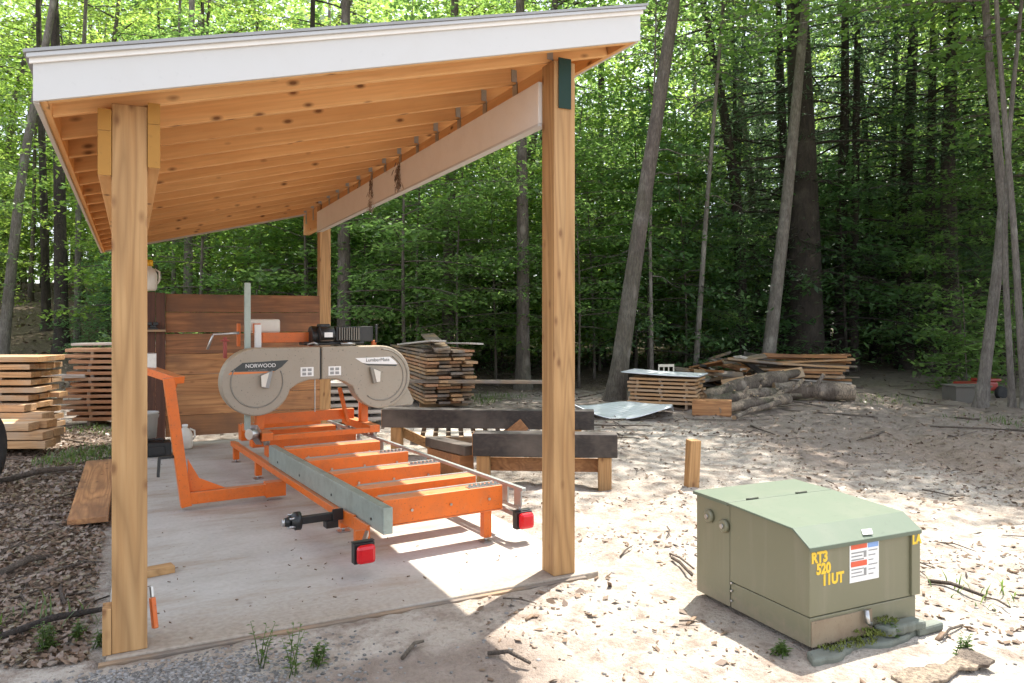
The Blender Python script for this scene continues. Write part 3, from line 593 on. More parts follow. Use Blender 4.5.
p = G(460, 436); pallet((p.x, p.y, gz(p)), R(-22), 'pale slatted pallet on the ground behind the far trestle')
# stake
p = G(691.5, 485); e = MB().box((-.052, -.052, -.15), (.052, .052, .42)).build('stake', 'post_z', bevel=.004); e.location = (p.x, p.y, gz(p)); e.rotation_euler = (R(1.5), R(2), R(-15)); tag(e, 'short square wooden stake standing in sand behind the transformer', 'stake')
# ------------------------------------------------------------------ transformer
p0 = W(1.33, 3.36); pl = W(.955, 4.03); prr = W(1.985, 3.66)
ex = (prr-p0); LX = ex.length; ex.normalize(); ey = Vector((-ex.y, ex.x, 0)); LY = .805
rzT = math.atan2(ex.y, ex.x)
TR = empty('pad_transformer', (p0.x, p0.y, -.045), 'green metal pad transformer box with sloped lid and yellow numbers', 'transformer', rz=rzT)
Ht = .565
prof = [(.0, .15), (.0, .485), (.10, .545), (LY, Ht), (LY, .02), (.25, .02), (.25, .15)]       # (y, z) side outline
prof_l = [(.006, .10), (.006, .483), (.104, .543), (LY-.27, .560), (LY-.27, .03), (.006, .03)]
MB().prism([(LY*1.0-.265, .03), (LY-.265, .558), (LY, .563), (LY, .03)], (.012, 0, 0), (0, 1, 0), (0, 0, 1), 0, LX-.024).build('tank', 'tgreen', TR, .004)
MB().prism([(.008, .165), (.008, .478), (.10, .538), (LY-.272, .555), (LY-.272, .165)], (.008, 0, 0), (0, 1, 0), (0, 0, 1), 0, LX-.016).build('cabinet', 'tgreen', TR, .004)
MB().prism([(.012, .03), (.012, .160), (LY-.272, .160), (LY-.272, .03)], (.014, 0, 0), (0, 1, 0), (0, 0, 1), 0, LX-.028).build('sill', 'tgreen', TR, .004)
lid = MB().prism([(-.008, .462), (-.008, .482), (.095, .548), (LY-.268, .568), (LY-.268, .556), (.10, .538), (.0, .476)], (-.006, 0, 0), (0, 1, 0), (0, 0, 1), 0, LX+.012)
lid = lid.build('lid', 'tgreen_l', TR, .003)
MB().prism([(LY-.2665, .550), (LY-.2665, .569), (LY+.01, .573), (LY+.01, .555)], (-.006, 0, 0), (0, 1, 0), (0, 0, 1), 0, LX+.012).build('lid', 'tgreen_l', TR, .003)
for xh in (.16, .50): MB().tube([(xh-.038, LY-.267, .572), (xh+.038, LY-.267, .572)], .0055, 8).build('hinge', 'tgreen_d', TR)
for yb, zb in ((.57, .44), (.69, .462)):
    kn = MB().tube([(.012, yb, zb), (-.006, yb, zb), (-.012, yb, zb)], [.034, .034, .026], 16).build('bushing', 'tgreen', TR)
    MB().tube([(-.012, yb, zb), (-.020, yb, zb)], .012, 10).build('stud', 'steel', kn)
for zb in (.10, .14, .05): MB().tube([(.011, LY-.285, zb+.02), (.002, LY-.285, zb+.02)], .006, 8).build('bolt', 'steel', TR)
# hole worn in front skirt: dusty panel + pad
MB().box((.02, .0045, .03), (.40, .0115, .145)).build('skirt_panel', 'rustpad', TR)
MB().box((LX-.062, -.005, .17), (LX-.004, .007, .476)).build('front_flange', 'tgreen', TR, .002)
MB().tube([(.34, -.012, .155), (.34, -.02, .10), (.36, -.02, .09)], .012, 8).build('latch', 'steel', TR)
MB().prism([(.34, .02), (.40, .015), (.42, .045), (.36, .05)], (0, -.0085, .484), (1, 0, 0), (0, .842, .54), .001, .008).build('lock_plate', 'label_white', lid, .003)
TF = Matrix.Translation((0, .0065, 0)) @ Matrix.Rotation(R(90), 4, 'X')
def tt(s_, x, z, size, y=.0070): text(s_, size, 'letter_yellow', TR, Matrix.Translation((x, y, z)) @ Matrix.Rotation(R(90), 4, 'X') @ Matrix.Diagonal((.88, 1, 1, 1)), ext=.0009, bold=.0032)
tt('RT3', .068, .428, .066); tt('520', .092, .374, .066); tt('11UT', .150, .320, .066); tt('LA', LX-.030, .438, .060, -.0062)
st = MB().box((.255, .0058, .285), (.445, .0078, .468)).build('warning_sticker', 'label_white', TR)
for z_ in (.438, .357): MB().box((.262, .0045, z_), (.365, .0057, z_+.025)).build('red_block', 'label_red', st)
MB().box((.372, .0045, .436), (.440, .0057, .463)).build('blue_block', 'label_blue', st)
m = MB()
for k in range(6):
    if k < 3: m.box((.265, .0047, .418-k*.016), (.345-.01*(k % 2), .0057, .424-k*.016)); m.box((.265, .0047, .342-k*.016), (.345-.012*(k % 2), .0057, .347-k*.016))
    m.box((.376, .0047, .420-k*.022), (.434-.013*(k % 3), .0057, .425-k*.022))
m.box((.345, .0046, .395), (.362, .0057, .425)).box((.346, .0046, .31), (.362, .0057, .345))
m.build('fine_print', 'label_grey', st)
e = empty('transformer_pad', (p0.x, p0.y, -.045), 'crumbling grey green pad edge poking out under the transformer front', 'pad', rz=rzT)
m = MB(); npt = 22; ptsA = [(-.07+(LX+.06)*k/npt, -.075-.02*math.sin(k*.55)+random.uniform(-.009, .009)) for k in range(npt+1)]
m.prism(ptsA+[(LX-.01, .0), (-.02, .0)], (0, 0, 0), (1, 0, 0), (0, 1, 0), -.03, .028)
m.prism([(.42+.25*k/8, -.07+random.uniform(-.012, .012)) for k in range(9)]+[(.66, .0), (.40, .0)], (0, 0, 0), (1, 0, 0), (0, 1, 0), .029, .075)
m.prism([(.62, -.075), (.80, -.07), (.80, -.02), (.63, 0)], (0, 0, 0), (1, 0, 0), (0, 1, 0), .0, .045)
m.build('rim', 'padgreen', e, .012)
def blades(b, n, c_, rad, h0, h1, w=.006, lean=.5):
    for k in range(n):
        a = random.uniform(0, 6.28); rr_ = rad*math.sqrt(random.random()); p = Vector(c_)+Vector((math.cos(a)*rr_, math.sin(a)*rr_, 0)); hgt = random.uniform(h0, h1); a2 = random.uniform(0, 6.28)
        l_ = Vector((math.cos(a2), math.sin(a2), 0))*lean*hgt; s_ = Vector((-math.sin(a2), math.cos(a2), 0))*w
        mid = p+l_*.35+Vector((0, 0, hgt*.6)); tip = p+l_+Vector((0, 0, hgt))
        b.add([p-s_*.6, p+s_*.6, mid+s_, mid-s_, tip], [(0, 1, 2, 3), (3, 2, 4)])
m = MB()
for c_ in ((.10, -.02, .03), (.22, -.03, .03), (.30, -.03, .03), (.40, -.035, .05), (.46, -.01, .09), (.33, -.02, .06)): blades(m, 150, c_, .06, .004, .016, .003, .8)
mo = m.build('moss', 'moss', e); kind(mo, 'stuff')
q = W(1.83, 3.20); up_ = [(-.24+.03*k, .045+.02*math.sin(k*.5)+random.uniform(-.01, .01)) for k in range(17)]; lo_ = [(.25-.031*k, -.05-.015*math.sin(k*.7)+random.uniform(-.012, .012)) for k in range(17)]
e = MB().prism((up_+lo_)[::-1], (0, 0, 0), (1, 0, 0), (0, 1, 0), 0, .016).build('bark_slab', 'logbark', bevel=.004)
e.location = (q.x, q.y, gz(q)+.012); e.rotation_euler = (R(4), R(-4), rzT-R(2)); tag(e, 'flat bark slab on the sand in front of the transformer', 'bark slab')
# ------------------------------------------------------------------ lumber stacks
ORD = ['top', 'second', 'third', 'fourth', 'fifth', 'sixth', 'seventh', 'eighth', 'ninth', 'tenth', 'eleventh', 'twelfth', 'thirteenth', 'fourteenth', 'fifteenth', 'sixteenth', 'seventeenth', 'eighteenth', 'nineteenth', 'twentieth']
def stack(o_, rz, layers, nb, L, bw, th, gap, mat, group, desc, jitter=.05, sticks=True, stickmat='grey_y'):
    base = Vector(o_); rot = Matrix.Rotation(rz, 4, 'Z'); z = gz(base)
    protos = []
    for k in range(4):
        me = MB().box((-L/2*random.uniform(.93, 1.0), -bw/2, 0), (L/2*random.uniform(.985, 1.01), bw/2*random.uniform(.85, 1), th)).build('lumber_board', mat if isinstance(mat, str) else mat[k], bevel=.003)
        protos.append(me)
    used = set()
    for i in range(layers):
        zb = z+.09+i*(th+gap)
        if sticks:
            for x in (-.36*L, 0, .36*L):
                sb = MB().box((-.02, -nb*bw/2, 0), (.02, nb*bw/2, gap-.001 if i else .089)).build('sticker', stickmat)
                sb.location = base+rot @ Vector((x+random.uniform(-.03, .03), 0, 0)); sb.location.z = (zb-gap) if i else z-.0; sb.rotation_euler.z = rz
                tag(sb, f'spacer stick under the {ORD[layers-1-i]} layer of {desc}', 'spacer', 'spacer sticks in '+group)
        for j in range(nb):
            k = random.randrange(4)
            if k in used: b = protos[k].copy(); COL.objects.link(b)
            else: b = protos[k]; used.add(k)
            v = rot @ Vector((random.uniform(-jitter, jitter), (j-(nb-1)/2)*bw*1.02+random.uniform(-.01, .01), 0))
            b.location = (base.x+v.x, base.y+v.y, zb); b.rotation_euler = (0, 0, rz+random.uniform(-.008, .008))
            tag(b, f'board in the {ORD[layers-1-i]} layer of {desc}', 'board', group)
    for k in range(4):
        if k not in used: bpy.data.objects.remove(protos[k])
    return z+.09+layers*(th+gap)
# far left pile (boards across the picture) and its lower step
p = W(-7.22, 9.25); stack(p, -YAW, 11, 3, 3.05, .20, .062, .030, 'fresh_x', 'boards of the tall left pile', 'the tall fresh lumber pile at the left edge', .05)
p = W(-6.42, 8.5); stack(p, -YAW+.03, 3, 2, 2.3, .22, .085, .012, 'fresh_x', 'timbers of the low left pile', 'the low fresh timber pile in front at left', .10, False)
p = W(-6.55, 8.9); stack(p, -YAW-.06, 5, 1, 1.9, .22, .08, .012, 'fresh_x', 'timbers of the stepped left pile', 'the middle step of the left timber pile', .18, False)
p = W(-5.02, 11.0); zt = stack(p, -YAW+.10, 13, 3, 2.7, .19, .045, .036, 'cedar', 'boards of the red brown left pile', 'the red brown board pile left of the shed', .12)
e = MB().box((-1.25, -.14, 0), (1.1, .14, .035)).build('plank', 'pale', bevel=.003); e.location = (p.x-.05, p.y, zt+.02); e.rotation_euler = (0, R(-.8), -YAW+.08); tag(e, 'pale loose plank across the top of the red brown pile', 'plank')
q = A(56, 378, 10.6); e = MB().box((-.4, -.09, 0), (.4, .09, .05)).build('plank', 'pale', bevel=.003); e.location = q; e.rotation_euler = (0, 0, -YAW+.2); tag(e, 'bleached plank end sticking out left of the red brown pile', 'plank')
# middle grey stack
q = W(-1.05, 12.7); dirn = math.atan2(math.cos(YAW-R(18.3)), math.sin(YAW-R(18.3)))
def stk_mid():
    ctr = q+Vector((math.cos(dirn), math.sin(dirn), 0))*1.7
    return ctr, stack(ctr, dirn, 15, 4, 3.5, .215, .04, .022, ('grey_x', 'cedar', 'grey_x', 'fresh_x'), 'boards of the grey middle stack', 'the tall weathered stack behind the log trestles', .16)
ctr, zt = stk_mid()
for k, (l_, dz, rx, ry, rzz, lab) in enumerate(((2.6, .03, 2, 3, .05, 'warped pale slab curling on top of the weathered stack'), (2.9, .06, -5, -4, -.12, 'grey tilted slab crossing the top of the weathered stack'), (2.2, .02, 3, 1, .2, 'short bleached slab on top of the weathered stack'))):
    e = MB().box((-l_/2, -.13, 0), (l_/2, .13, .03)).build('slab_board', 'pale' if k != 1 else 'grey_x', bevel=.004); v = Vector((math.cos(dirn), math.sin(dirn), 0)); n_ = Vector((-v.y, v.x, 0))
    e.location = ctr-v*.6+n_*(.3-.28*k); e.location.z = zt+dz+.03; e.rotation_euler = (R(rx), R(ry), dirn+rzz); tag(e, lab, 'board')
e = MB().box((-1.2, -.1, 0), (1.2, .1, .05)).build('plank', 'grey_x', bevel=.004); p = A(478, 383, 12.6); e.location = p; e.rotation_euler = (0, 0, -YAW-.06); tag(e, 'long grey plank jutting right out of the weathered stack', 'plank')
# little stack seen under the saw head
p = W(-2.62, 10.9); stack(p, -YAW+.25, 6, 3, 1.5, .2, .05, .05, 'pale', 'boards of the small pale stack', 'the small pale stack behind the shed back post', .05, True, 'dark_y')
# right stack
p = W(2.68, 13.1); zt = stack(p, -YAW-.42, 7, 4, 1.18, .2, .038, .028, 'fresh_x', 'boards of the small right stack', 'the small stack under white metal beside leaning tree', .04)
def corrugated(Lx, Ly, n, amp, curl, name, label, loc, rot):
    nx, ny = 14, n*6; V = []; Q = []
    for j in range(ny+1):
        for i in range(nx+1):
            x = Lx*(i/nx-.5); y = Ly*(j/ny-.5); V.append((x, y, amp*math.sin(2*math.pi*j/6)+curl(x/Lx, y/Ly)))
    for j in range(ny):
        for i in range(nx): a = j*(nx+1)+i; Q.append((a, a+1, a+nx+2, a+nx+1))
    o_ = bpy.data.objects.new(name, fast_mesh(name, np.array(V), np.array(Q), 'sheet')); COL.objects.link(o_)
    s_ = o_.modifiers.new('thickness', 'SOLIDIFY'); s_.thickness = .003; o_.location = loc; o_.rotation_euler = rot; return tag(o_, label, 'metal sheet')
corrugated(1.32, .92, 12, .012, lambda x, y: .05*x*x, 'metal_sheet', 'pale metal sheet lying on top of the small right stack', (p.x-.02, p.y, zt+.03), (0, R(2), -YAW-.42))
p = G(622, 416); corrugated(1.55, 1.25, 12, .013, lambda x, y: .05+.28*abs(x)**2.2+.09*math.sin(3*y+5*x), 'metal_sheet', 'bent pale metal sheet on the ground right of the post', (p.x, p.y, gz(p)+.03), (R(-2), R(2), -YAW+R(-14)))
p = G(712, 415); e = MB().box((-.30, -.15, 0), (.30, .15, .24)).build('timber', 'plank_x', bevel=.008); e.location = (p.x, p.y, gz(p)); e.rotation_euler = (0, 0, -YAW-.3); tag(e, 'thick sawn timber at the foot of the small right stack', 'timber')
p = G(660, 408); e = MB().box((-.75, -.13, 0), (.75, .13, .035)).build('plank', 'grey_x', bevel=.004); e.location = (p.x, p.y, gz(p)+.01); e.rotation_euler = (0, R(3), -YAW-.35); tag(e, 'grey plank on the ground before the small right stack', 'plank')
# cream chair behind the stack
p = W(3.18, 15.3); e = empty('chair', (p.x, p.y, gz(p)), 'cream painted chair behind the small right stack', 'chair', rz=-YAW+.1); e.scale = (.72, .72, .70)
MB().box((-.22, -.22, .42), (.22, .22, .455)).build('seat', 'chairpaint', e, .005)
m = MB().box((-.23, .18, .80), (.23, .215, .88)).box((-.23, .18, .55), (.23, .21, .60))
for x in (-.215, -.07, .07, .215): m.box((x-.018, .185, .46), (x+.018, .21, .80))
m.build('backrest', 'chairpaint', e, .004)
for x in (-.19, .19):
    for y in (-.19, .19): MB().box((x-.02, y-.02, 0), (x+.02, y+.02, .42)).build('leg', 'chairpaint', e)
# ------------------------------------------------------------------ logs and slab wood heap
def log(p0_, p1_, r0, r1, label, name='log', bend=.03):
    p0_, p1_ = Vector(p0_), Vector(p1_); b = MB(); n = 9; pts_ = []; rad = []
    for i in range(n):
        t_ = i/(n-1); pts_.append(p0_.lerp(p1_, t_)-p0_+Vector((random.uniform(-.02, .02), random.uniform(-.03, .03)+1.2*bend*math.sin(4*t_+r0*40), bend*math.sin(3*t_)))); rad.append((r0+(r1-r0)*t_)*(1+random.uniform(-.11, .11)))
    b.tube(pts_, rad, 12, 0, cap=1)
    for k in range(3):
        i = random.randrange(2, 7); a_ = random.uniform(.2, 2.9); dr = Vector((math.cos(a_)*.3, -.5, math.sin(a_))).normalized(); b.tube([pts_[i], pts_[i]+dr*r0*1.1, pts_[i]+dr*r0*random.uniform(1.5, 2.4)], [r0*.35, r0*.26, r0*.2], 7, 0, cap=1)
    o_ = b.build(name, ['logbark', 'logend']); o_.location = p0_
    return tag(o_, label, 'log', 'logs in the pile by the leaning tree')
def gp(px, py, r_, dz=0): p_ = G(px, py); return Vector((p_.x, p_.y, gz(p_)+r_+dz))
log(gp(775, 402, .17), gp(853, 402, .17), .17, .165, 'thickest mossy log lying right of the leaning tree base')
log(gp(700, 406, .13, .0), gp(782, 398, .15, .24), .12, .16, 'long pale log sloping up to the leaning tree')
log(gp(706, 410, .10), gp(775, 405, .12, .06), .10, .12, 'slender grey log in front of the sloping pale log')
log(gp(716, 416, .07), gp(790, 409, .08, .06), .07, .09, 'thin grey branch log at the front of the pile')
log(gp(726, 402, .1, .1), gp(768, 394, .1, .2), .10, .11, 'short brown log lying on top of the pile')
log(gp(735, 421, .04), gp(778, 412, .04, .10), .035, .045, 'forked thin limb poking out before the log pile')
log(gp(738, 398, .08, .12), gp(800, 390, .09, .30), .07, .085, 'long brown limb lying crossways on top of the pile')
for k in range(9):
    x_ = random.uniform(712, 775); y_ = random.uniform(399, 414); r_ = random.uniform(.025, .055); dx_ = random.uniform(18, 46)
    log(gp(x_, y_, r_, random.uniform(0, .12)), gp(x_+dx_, y_-random.uniform(-3, 6), r_, random.uniform(0, .25)), r_, r_*.75, 'thin bare limb tangled among the logs of the pile', 'limb')
for k in range(84):
    lft = k < 60
    if lft:
        d_ = random.uniform(16.4, 18.8); px = random.uniform(688, 762); lev = random.random(); zz = .04+lev*.85*(1-abs((px-738)/60)*.75); L = random.uniform(.4, 1.3)
        rot = (random.uniform(-.5, .5), random.uniform(-.35, .35), -YAW+random.uniform(-1.3, 1.3)); mt = random.choice(['grey_x', 'grey_x', 'plank_x', 'pale', 'dark_x'])
    else:
        j = k-60; d_ = 16.9+.28*(j % 3)+random.uniform(-.1, .1); px = 806+random.uniform(-9, 9); zz = .10+.085*(j//3); L = random.uniform(1.5, 2.0)
        rot = (random.uniform(-.12, .12), random.uniform(-.05, .07), -YAW-.25+random.uniform(-.12, .12)); mt = random.choice(['grey_x', 'fresh_x', 'pale', 'plank_x'])
    p = W((px-512)/F*d_, d_)
    b = MB().box((-L/2, -.11, 0), (L/2, random.uniform(.02, .11), random.uniform(.025, .065))).build('slab_board', mt, bevel=.004)
    b.location = (p.x, p.y, gz(p)+zz); b.rotation_euler = rot; side = 'left' if lft else 'right'
    tag(b, 'bark edged offcut in the loose heap left of the leaning tree' if lft else 'long offcut board in the heap right of the leaning tree', 'board', f'slab wood offcuts heaped {side} of the leaning tree')
p = W(5.4, 16.2); e = MB().box((-.9, -.12, 0), (.9, .12, .04)).build('slab_board', 'fresh_x', bevel=.004); e.location = (p.x, p.y, gz(p)+.28); e.rotation_euler = (R(60), R(-9), -YAW+.05); tag(e, 'bright fresh board slanting across the front of the right heap', 'board')
# box and red machine at the far right
p = G(966, 397); e = empty('wooden_box', (p.x, p.y, gz(p)), 'grey wooden box on the ground by the right trees', 'box', rz=-YAW); e.scale = (.8, .8, .85)
MB().box((-.42, -.3, 0), (.42, .3, .36)).build('body', 'crate', e, .006); MB().box((-.45, -.33, .361), (.45, .33, .395)).build('lid', 'crate', e, .006)
p = W(9.55, 15.4); e = empty('garden_tractor', (p.x, p.y, gz(p)), 'red garden machine half hidden behind the right trees', 'garden machine', rz=-YAW+.3); e.scale = (.8, .8, .8)
MB().box((-.55, -.28, .22), (.35, .28, .44)).box((.0, -.25, .44), (.5, .25, .52)).build('hood', 'red', e, .04)
for x in (-.38, .38):
    for y in (-.32, .32): MB().tube([(x, y-.06, .17), (x, y+.06, .17)], .17, 18).build('wheel', 'rubber', e, .02)
# tyre cut by the left edge
p = W(-4.74, 6.68); e = empty('wheel', (p.x, p.y, gz(p)+.36), 'black rubber tyre standing at the left edge of the yard', 'wheel', rz=R(70))
m = MB(); nseg = 40; prof_ = [(.20, -.07), (.30, -.085), (.355, -.06), (.365, 0), (.355, .06), (.30, .085), (.20, .07)]
for k in range(nseg):
    a = 2*math.pi*k/nseg
    for r_, y_ in prof_: m.V.append(Vector((r_*math.cos(a), y_, r_*math.sin(a))))
npf = len(prof_)
for k in range(nseg):
    for j in range(npf): m.F.append((k*npf+j, ((k+1) % nseg)*npf+j, ((k+1) % nseg)*npf+(j+1) % npf, k*npf+(j+1) % npf)); m.mi.append(0); m.sm.append(True)
m.build('tyre', 'rubber', e); MB().tube([(0, -.05, 0), (0, .05, 0)], .20, 24).build('rim', 'steel', e)

# ------------------------------------------------------------------ forest
def leaf_quads(C, L, Wd, tilt, rng, az=None):
    n = len(C); az = rng.uniform(0, 2*np.pi, n) if az is None else az
    pt = rng.normal(0, tilt, n)-.12; rl = rng.normal(0, tilt, n); sz = rng.uniform(.5, 1.4, n)[:, None]
    a = np.stack([np.cos(az)*np.cos(pt), np.sin(az)*np.cos(pt), np.sin(pt)], -1)
    h = np.stack([-np.sin(az), np.cos(az), np.zeros(n)], -1); up = np.cross(a, h)
    b = h*np.cos(rl)[:, None]+up*np.sin(rl)[:, None]
    a = a*L*.5*sz; b = b*Wd*.5*sz
    V = np.stack([C-a, C+b-.15*a, C+a, C-b-.15*a], 1).reshape(-1, 3)
    return V
def leaf_mesh(name, V, mat):
    return fast_mesh(name, V, np.arange(len(V)).reshape(-1, 4), mat, False)
def grow(seed, Ht, r0, cb, Rm, nlimb, nspray, nleaf, Lf, Wf, mat, bark, conifer=False, trunk=None, spread=.30, flat_=.07, dead=0):
    rng = np.random.default_rng(seed); b = MB()
    if trunk is None:
        wx, wy = rng.normal(0, .018, 2); ph = rng.uniform(0, 6)
        trunk = [Vector((wx*z_*z_*.25+.05*math.sin(z_*.7+ph), wy*z_*z_*.25+.05*math.cos(z_*.6+ph), z_)) for z_ in np.linspace(-.3, Ht, 11)]
        trunk[0].x = trunk[1].x; trunk[0].y = trunk[1].y
        rad = [r0*1.35]+[max(.010, r0*(1-.92*(i/10)**1.05)) for i in range(1, 11)]
    else: trunk, rad = trunk
    zs = [p.z for p in trunk]
    b.tube(trunk, rad, 9 if r0 < .12 else 12)
    def at(z_):
        return Vector([float(np.interp(z_, zs, [p[k] for p in trunk])) for k in range(3)]), float(np.interp(z_, zs, rad))
    C = []; AZ = []
    for k in range(nlimb):
        f = (k+rng.uniform(0, 1))/nlimb; z_ = cb+(Ht*.985-cb)*f; p0_, rr_ = at(z_); az = k*2.399+rng.normal(0, .35)
        if conifer: l_ = Rm*(1-f*.88)*rng.uniform(.7, 1.1)
        else: l_ = Rm*(.45+.75*math.sin(math.pi*min(1, f*.85+.18)))*rng.uniform(.6, 1.1)
        rise = rng.uniform(-.05, .12) if conifer else rng.uniform(.05, .5)*(.4+f)
        drop = .22 if conifer else .18
        path = []
        for t_ in np.linspace(0, 1, 6): path.append(p0_+Vector((math.cos(az)*l_*t_, math.sin(az)*l_*t_, l_*(rise*t_-drop*t_*t_))))
        r1 = min(rr_*.45, .007+.010*l_); b.tube(path, [r1*(1-.85*i/5)+.003 for i in range(6)], 5, 0, cap=False)
        ns = max(3, int(nspray*(.5+.5*l_/Rm)))
        for j in range(ns):
            t_ = .28+.72*(j+rng.uniform(0, 1))/ns; i0 = min(4, int(t_*5)); pp = path[i0].lerp(path[i0+1], t_*5-i0)
            sd = (1 if j % 2 else -1)*rng.uniform(.1, .42)*l_*(1.15-t_); az2 = az+math.copysign(1.1, sd)
            e_ = pp+Vector((math.cos(az2)*abs(sd), math.sin(az2)*abs(sd), -abs(sd)*.15+rng.normal(0, .05)))
            b.tube([pp, e_], [.006, .003], 3, 0, cap=False, sm=False)
            n_ = int(nleaf*rng.uniform(.6, 1.3)); tt_ = rng.uniform(.15, 1.15, n_)[:, None]
            base = np.array(pp)[None]*(1-tt_)+np.array(e_)[None]*tt_
            off = rng.normal(0, 1, (n_, 3))*np.array([spread, spread, flat_]); off[:, 2] -= .25*np.hypot(off[:, 0], off[:, 1])
            C.append(base+off); AZ.append(rng.normal(az2, .9, n_))
    if dead:
        for k in range(dead):
            z_ = rng.uniform(1.2, cb+1); p0_, rr_ = at(z_); az = rng.uniform(0, 6.28); l_ = rng.uniform(.8, 2.6)
            path = [p0_+Vector((math.cos(az)*l_*t_, math.sin(az)*l_*t_, -.18*l_*t_*t_+.05*math.sin(9*t_))) for t_ in np.linspace(0, 1, 5)]
            b.tube(path, [.02, .016, .012, .008, .004], 4, 0, cap=False)
    tm = mesh_from('trunk', b.V, b.F, [M[bark]], b.mi, b.sm)
    C = np.concatenate(C); AZ = np.concatenate(AZ)
    cm = leaf_mesh('crown', leaf_quads(C, Lf, Wf, .38, rng, AZ), mat)
    return tm, cm
def plant(name, tm, cm, loc, rz, sc, label, cat='tree', group=None):
    e_ = empty(name, loc, label, cat, group, rz); e_.scale = (sc, sc, sc)
    for nm, me_ in (('trunk' if name != 'sapling' else 'stem', tm), ('crown', cm)):
        o_ = bpy.data.objects.new(nm, me_); COL.objects.link(o_); o_.parent = e_
    return e_
PT = {
 'maple': [grow(100+i, 15+2*i, .12+.025*i, 5.4+.7*i, 3.3, 32, 9, 19, .14, .10, 'leaf_lime', 'bark_mid', spread=.34, flat_=.09) for i in range(3)],
 'beech': [grow(120+i, 13+2*i, .11+.025*i, 4.6+.6*i, 3.2, 32, 9, 19, .13, .082, 'leaf_mid', 'bark_mid', spread=.34, flat_=.08) for i in range(3)],
 'sap_l': [grow(140+i, 5.5+1.2*i, .03+.008*i, .9+.3*i, 1.8, 32, 7, 28, .115, .085, 'leaf_lime', 'bark_mid', spread=.28) for i in range(3)],
 'sap_m': [grow(150+i, 5.5+1.4*i, .03+.008*i, 1.0+.3*i, 2.1, 36, 7, 30, .115, .072, 'leaf_mid', 'bark_mid', spread=.28) for i in range(3)],
 'hem': [grow(160+i, 14+2.5*i, .14+.03*i, 2.0+.4*i, 3.2, 64, 9, 28, .15, .042, 'leaf_dark', 'bark_dark', True, spread=.30, flat_=.05, dead=8) for i in range(3)],
 'bough': [grow(170+i, 3.6+.8*i, .03, .5, 2.0, 34, 7, 30, .12, .05, 'leaf_soft', 'bark_dark', True, spread=.28, flat_=.05) for i in range(3)],
 'shr': [grow(180+i, 1.5+.5*i, .014, .15, .75, 14, 5, 24, .10, .07, 'leaf_mid', 'bark_mid', spread=.16) for i in range(2)],
}
NAMES = {'bough': ('young_hemlock', 'soft green young hemlock', 'young tree'), 'maple': ('maple_tree', 'tall bright leaved tree', 'tree'), 'beech': ('beech_tree', 'mid green forest tree', 'tree'), 'hem': ('hemlock_tree', 'dark needled hemlock tree', 'tree'),
         'sap_l': ('sapling', 'bright leafy sapling', 'sapling'), 'sap_m': ('sapling', 'green layered sapling', 'sapling'), 'shr': ('shrub', 'low leafy shrub', 'shrub')}
def zone(px):
    for lim, z_ in ((115, 'in the wood behind the left lumber piles'), (335, 'in the wood behind the shed wall'), (545, 'in the wood behind the weathered stack'), (690, 'in the wood around the leaning grey trunk'), (865, 'in the wood behind the slab wood heap'), (9999, 'in the dark wood beyond the track')):
        if px < lim: return z_
placed = []
def put(kd, px, d_, sc=None):
    p = W((px-512)/F*d_, d_); k = random.randrange(len(PT[kd])); tm, cm = PT[kd][k]; sc = sc or random.uniform(.82, 1.18)
    nm, ds, cat = NAMES[kd]; z_ = zone(px)
    plant(nm, tm, cm, (p.x, p.y, gz(p)-.02), random.uniform(0, 6.28), sc, f'{ds} {z_}', cat, f'{ds}s {z_}'); placed.append((p.x, p.y))
# named trunks: centre line picked at two or three places of the photo, crown above the picture
def special(px_pts, d_, r0, Ht, cb, label, mat, bark, name='leaning_tree', dd=0, nl=26, dead=0, Rm=3.0, leaf=(.135, .09), con=False):
    if px_pts[0][0] > 560 and not con: nl, Rm, leaf = 36, 4.2, (.135, .095)  # right-hand crowns widened and thickened above the view to shade the track
    pts_ = []
    for i, (px, py) in enumerate(px_pts): pts_.append(A(px, py, d_+dd*i))
    base = pts_[0].copy(); base.z = gz(base); rel = [p-base for p in pts_]; rel[0].z = -.25
    dv = (rel[-1]-rel[-2]).normalized(); dv = (dv+Vector((0, 0, .5))).normalized()
    while rel[-1].z < Ht: rel.append(rel[-1]+dv*min(2.0, max(.4, (Ht-rel[-1].z))))
    zz = [p.z for p in rel]; dense = [Vector([float(np.interp(z_, zz, [p[k] for p in rel])) for k in range(3)]) for z_ in np.linspace(rel[0].z, rel[-1].z, 16)]
    rad = [r0*(1.0-.80*(i/15)) for i in range(16)]
    q0, q1 = dense[0], dense[1]; dense = [q0]+[q0.lerp(q1, f_) for f_ in (.25, .42, .65)]+dense[1:]; rad = [r0*1.75, r0*1.45, r0*1.15, r0*1.04]+rad[1:]
    tm, cm = grow(hash(label) % 1 + int(px_pts[0][0]), rel[-1].z, r0, cb, Rm, nl, 7, 24, *leaf, mat, bark, con, (dense, rad), dead=dead)
    plant(name, tm, cm, base, 0, 1, label); placed.append((base.x, base.y))
special([(613, 399), (640, 225), (675, 0)], 14.0, .175, 15, 8.6, 'stout grey tree leaning right just behind the metal sheet', 'leaf_mid', 'bark_mid')
special([(764, 380), (788, 190), (806, 0)], 18.2, .17, 17, 10.5, 'smooth grey tree leaning right out of the slab wood heap', 'leaf_mid', 'bark_grey')
special([(808, 372), (804, 200), (797, 0)], 20.5, .47, 20, 5.5, 'thickest dark hemlock trunk standing behind the slab wood heap', 'leaf_dark', 'bark_dark', 'hemlock_tree', nl=40, dead=34, Rm=3.6, leaf=(.14, .042), con=True)
special([(694, 370), (706, 215), (722, 20)], 18.0, .075, 13, 8.5, 'slim pale trunk between the two leaning trees', 'leaf_mid', 'bark_grey', 'slender_tree', dead=10)
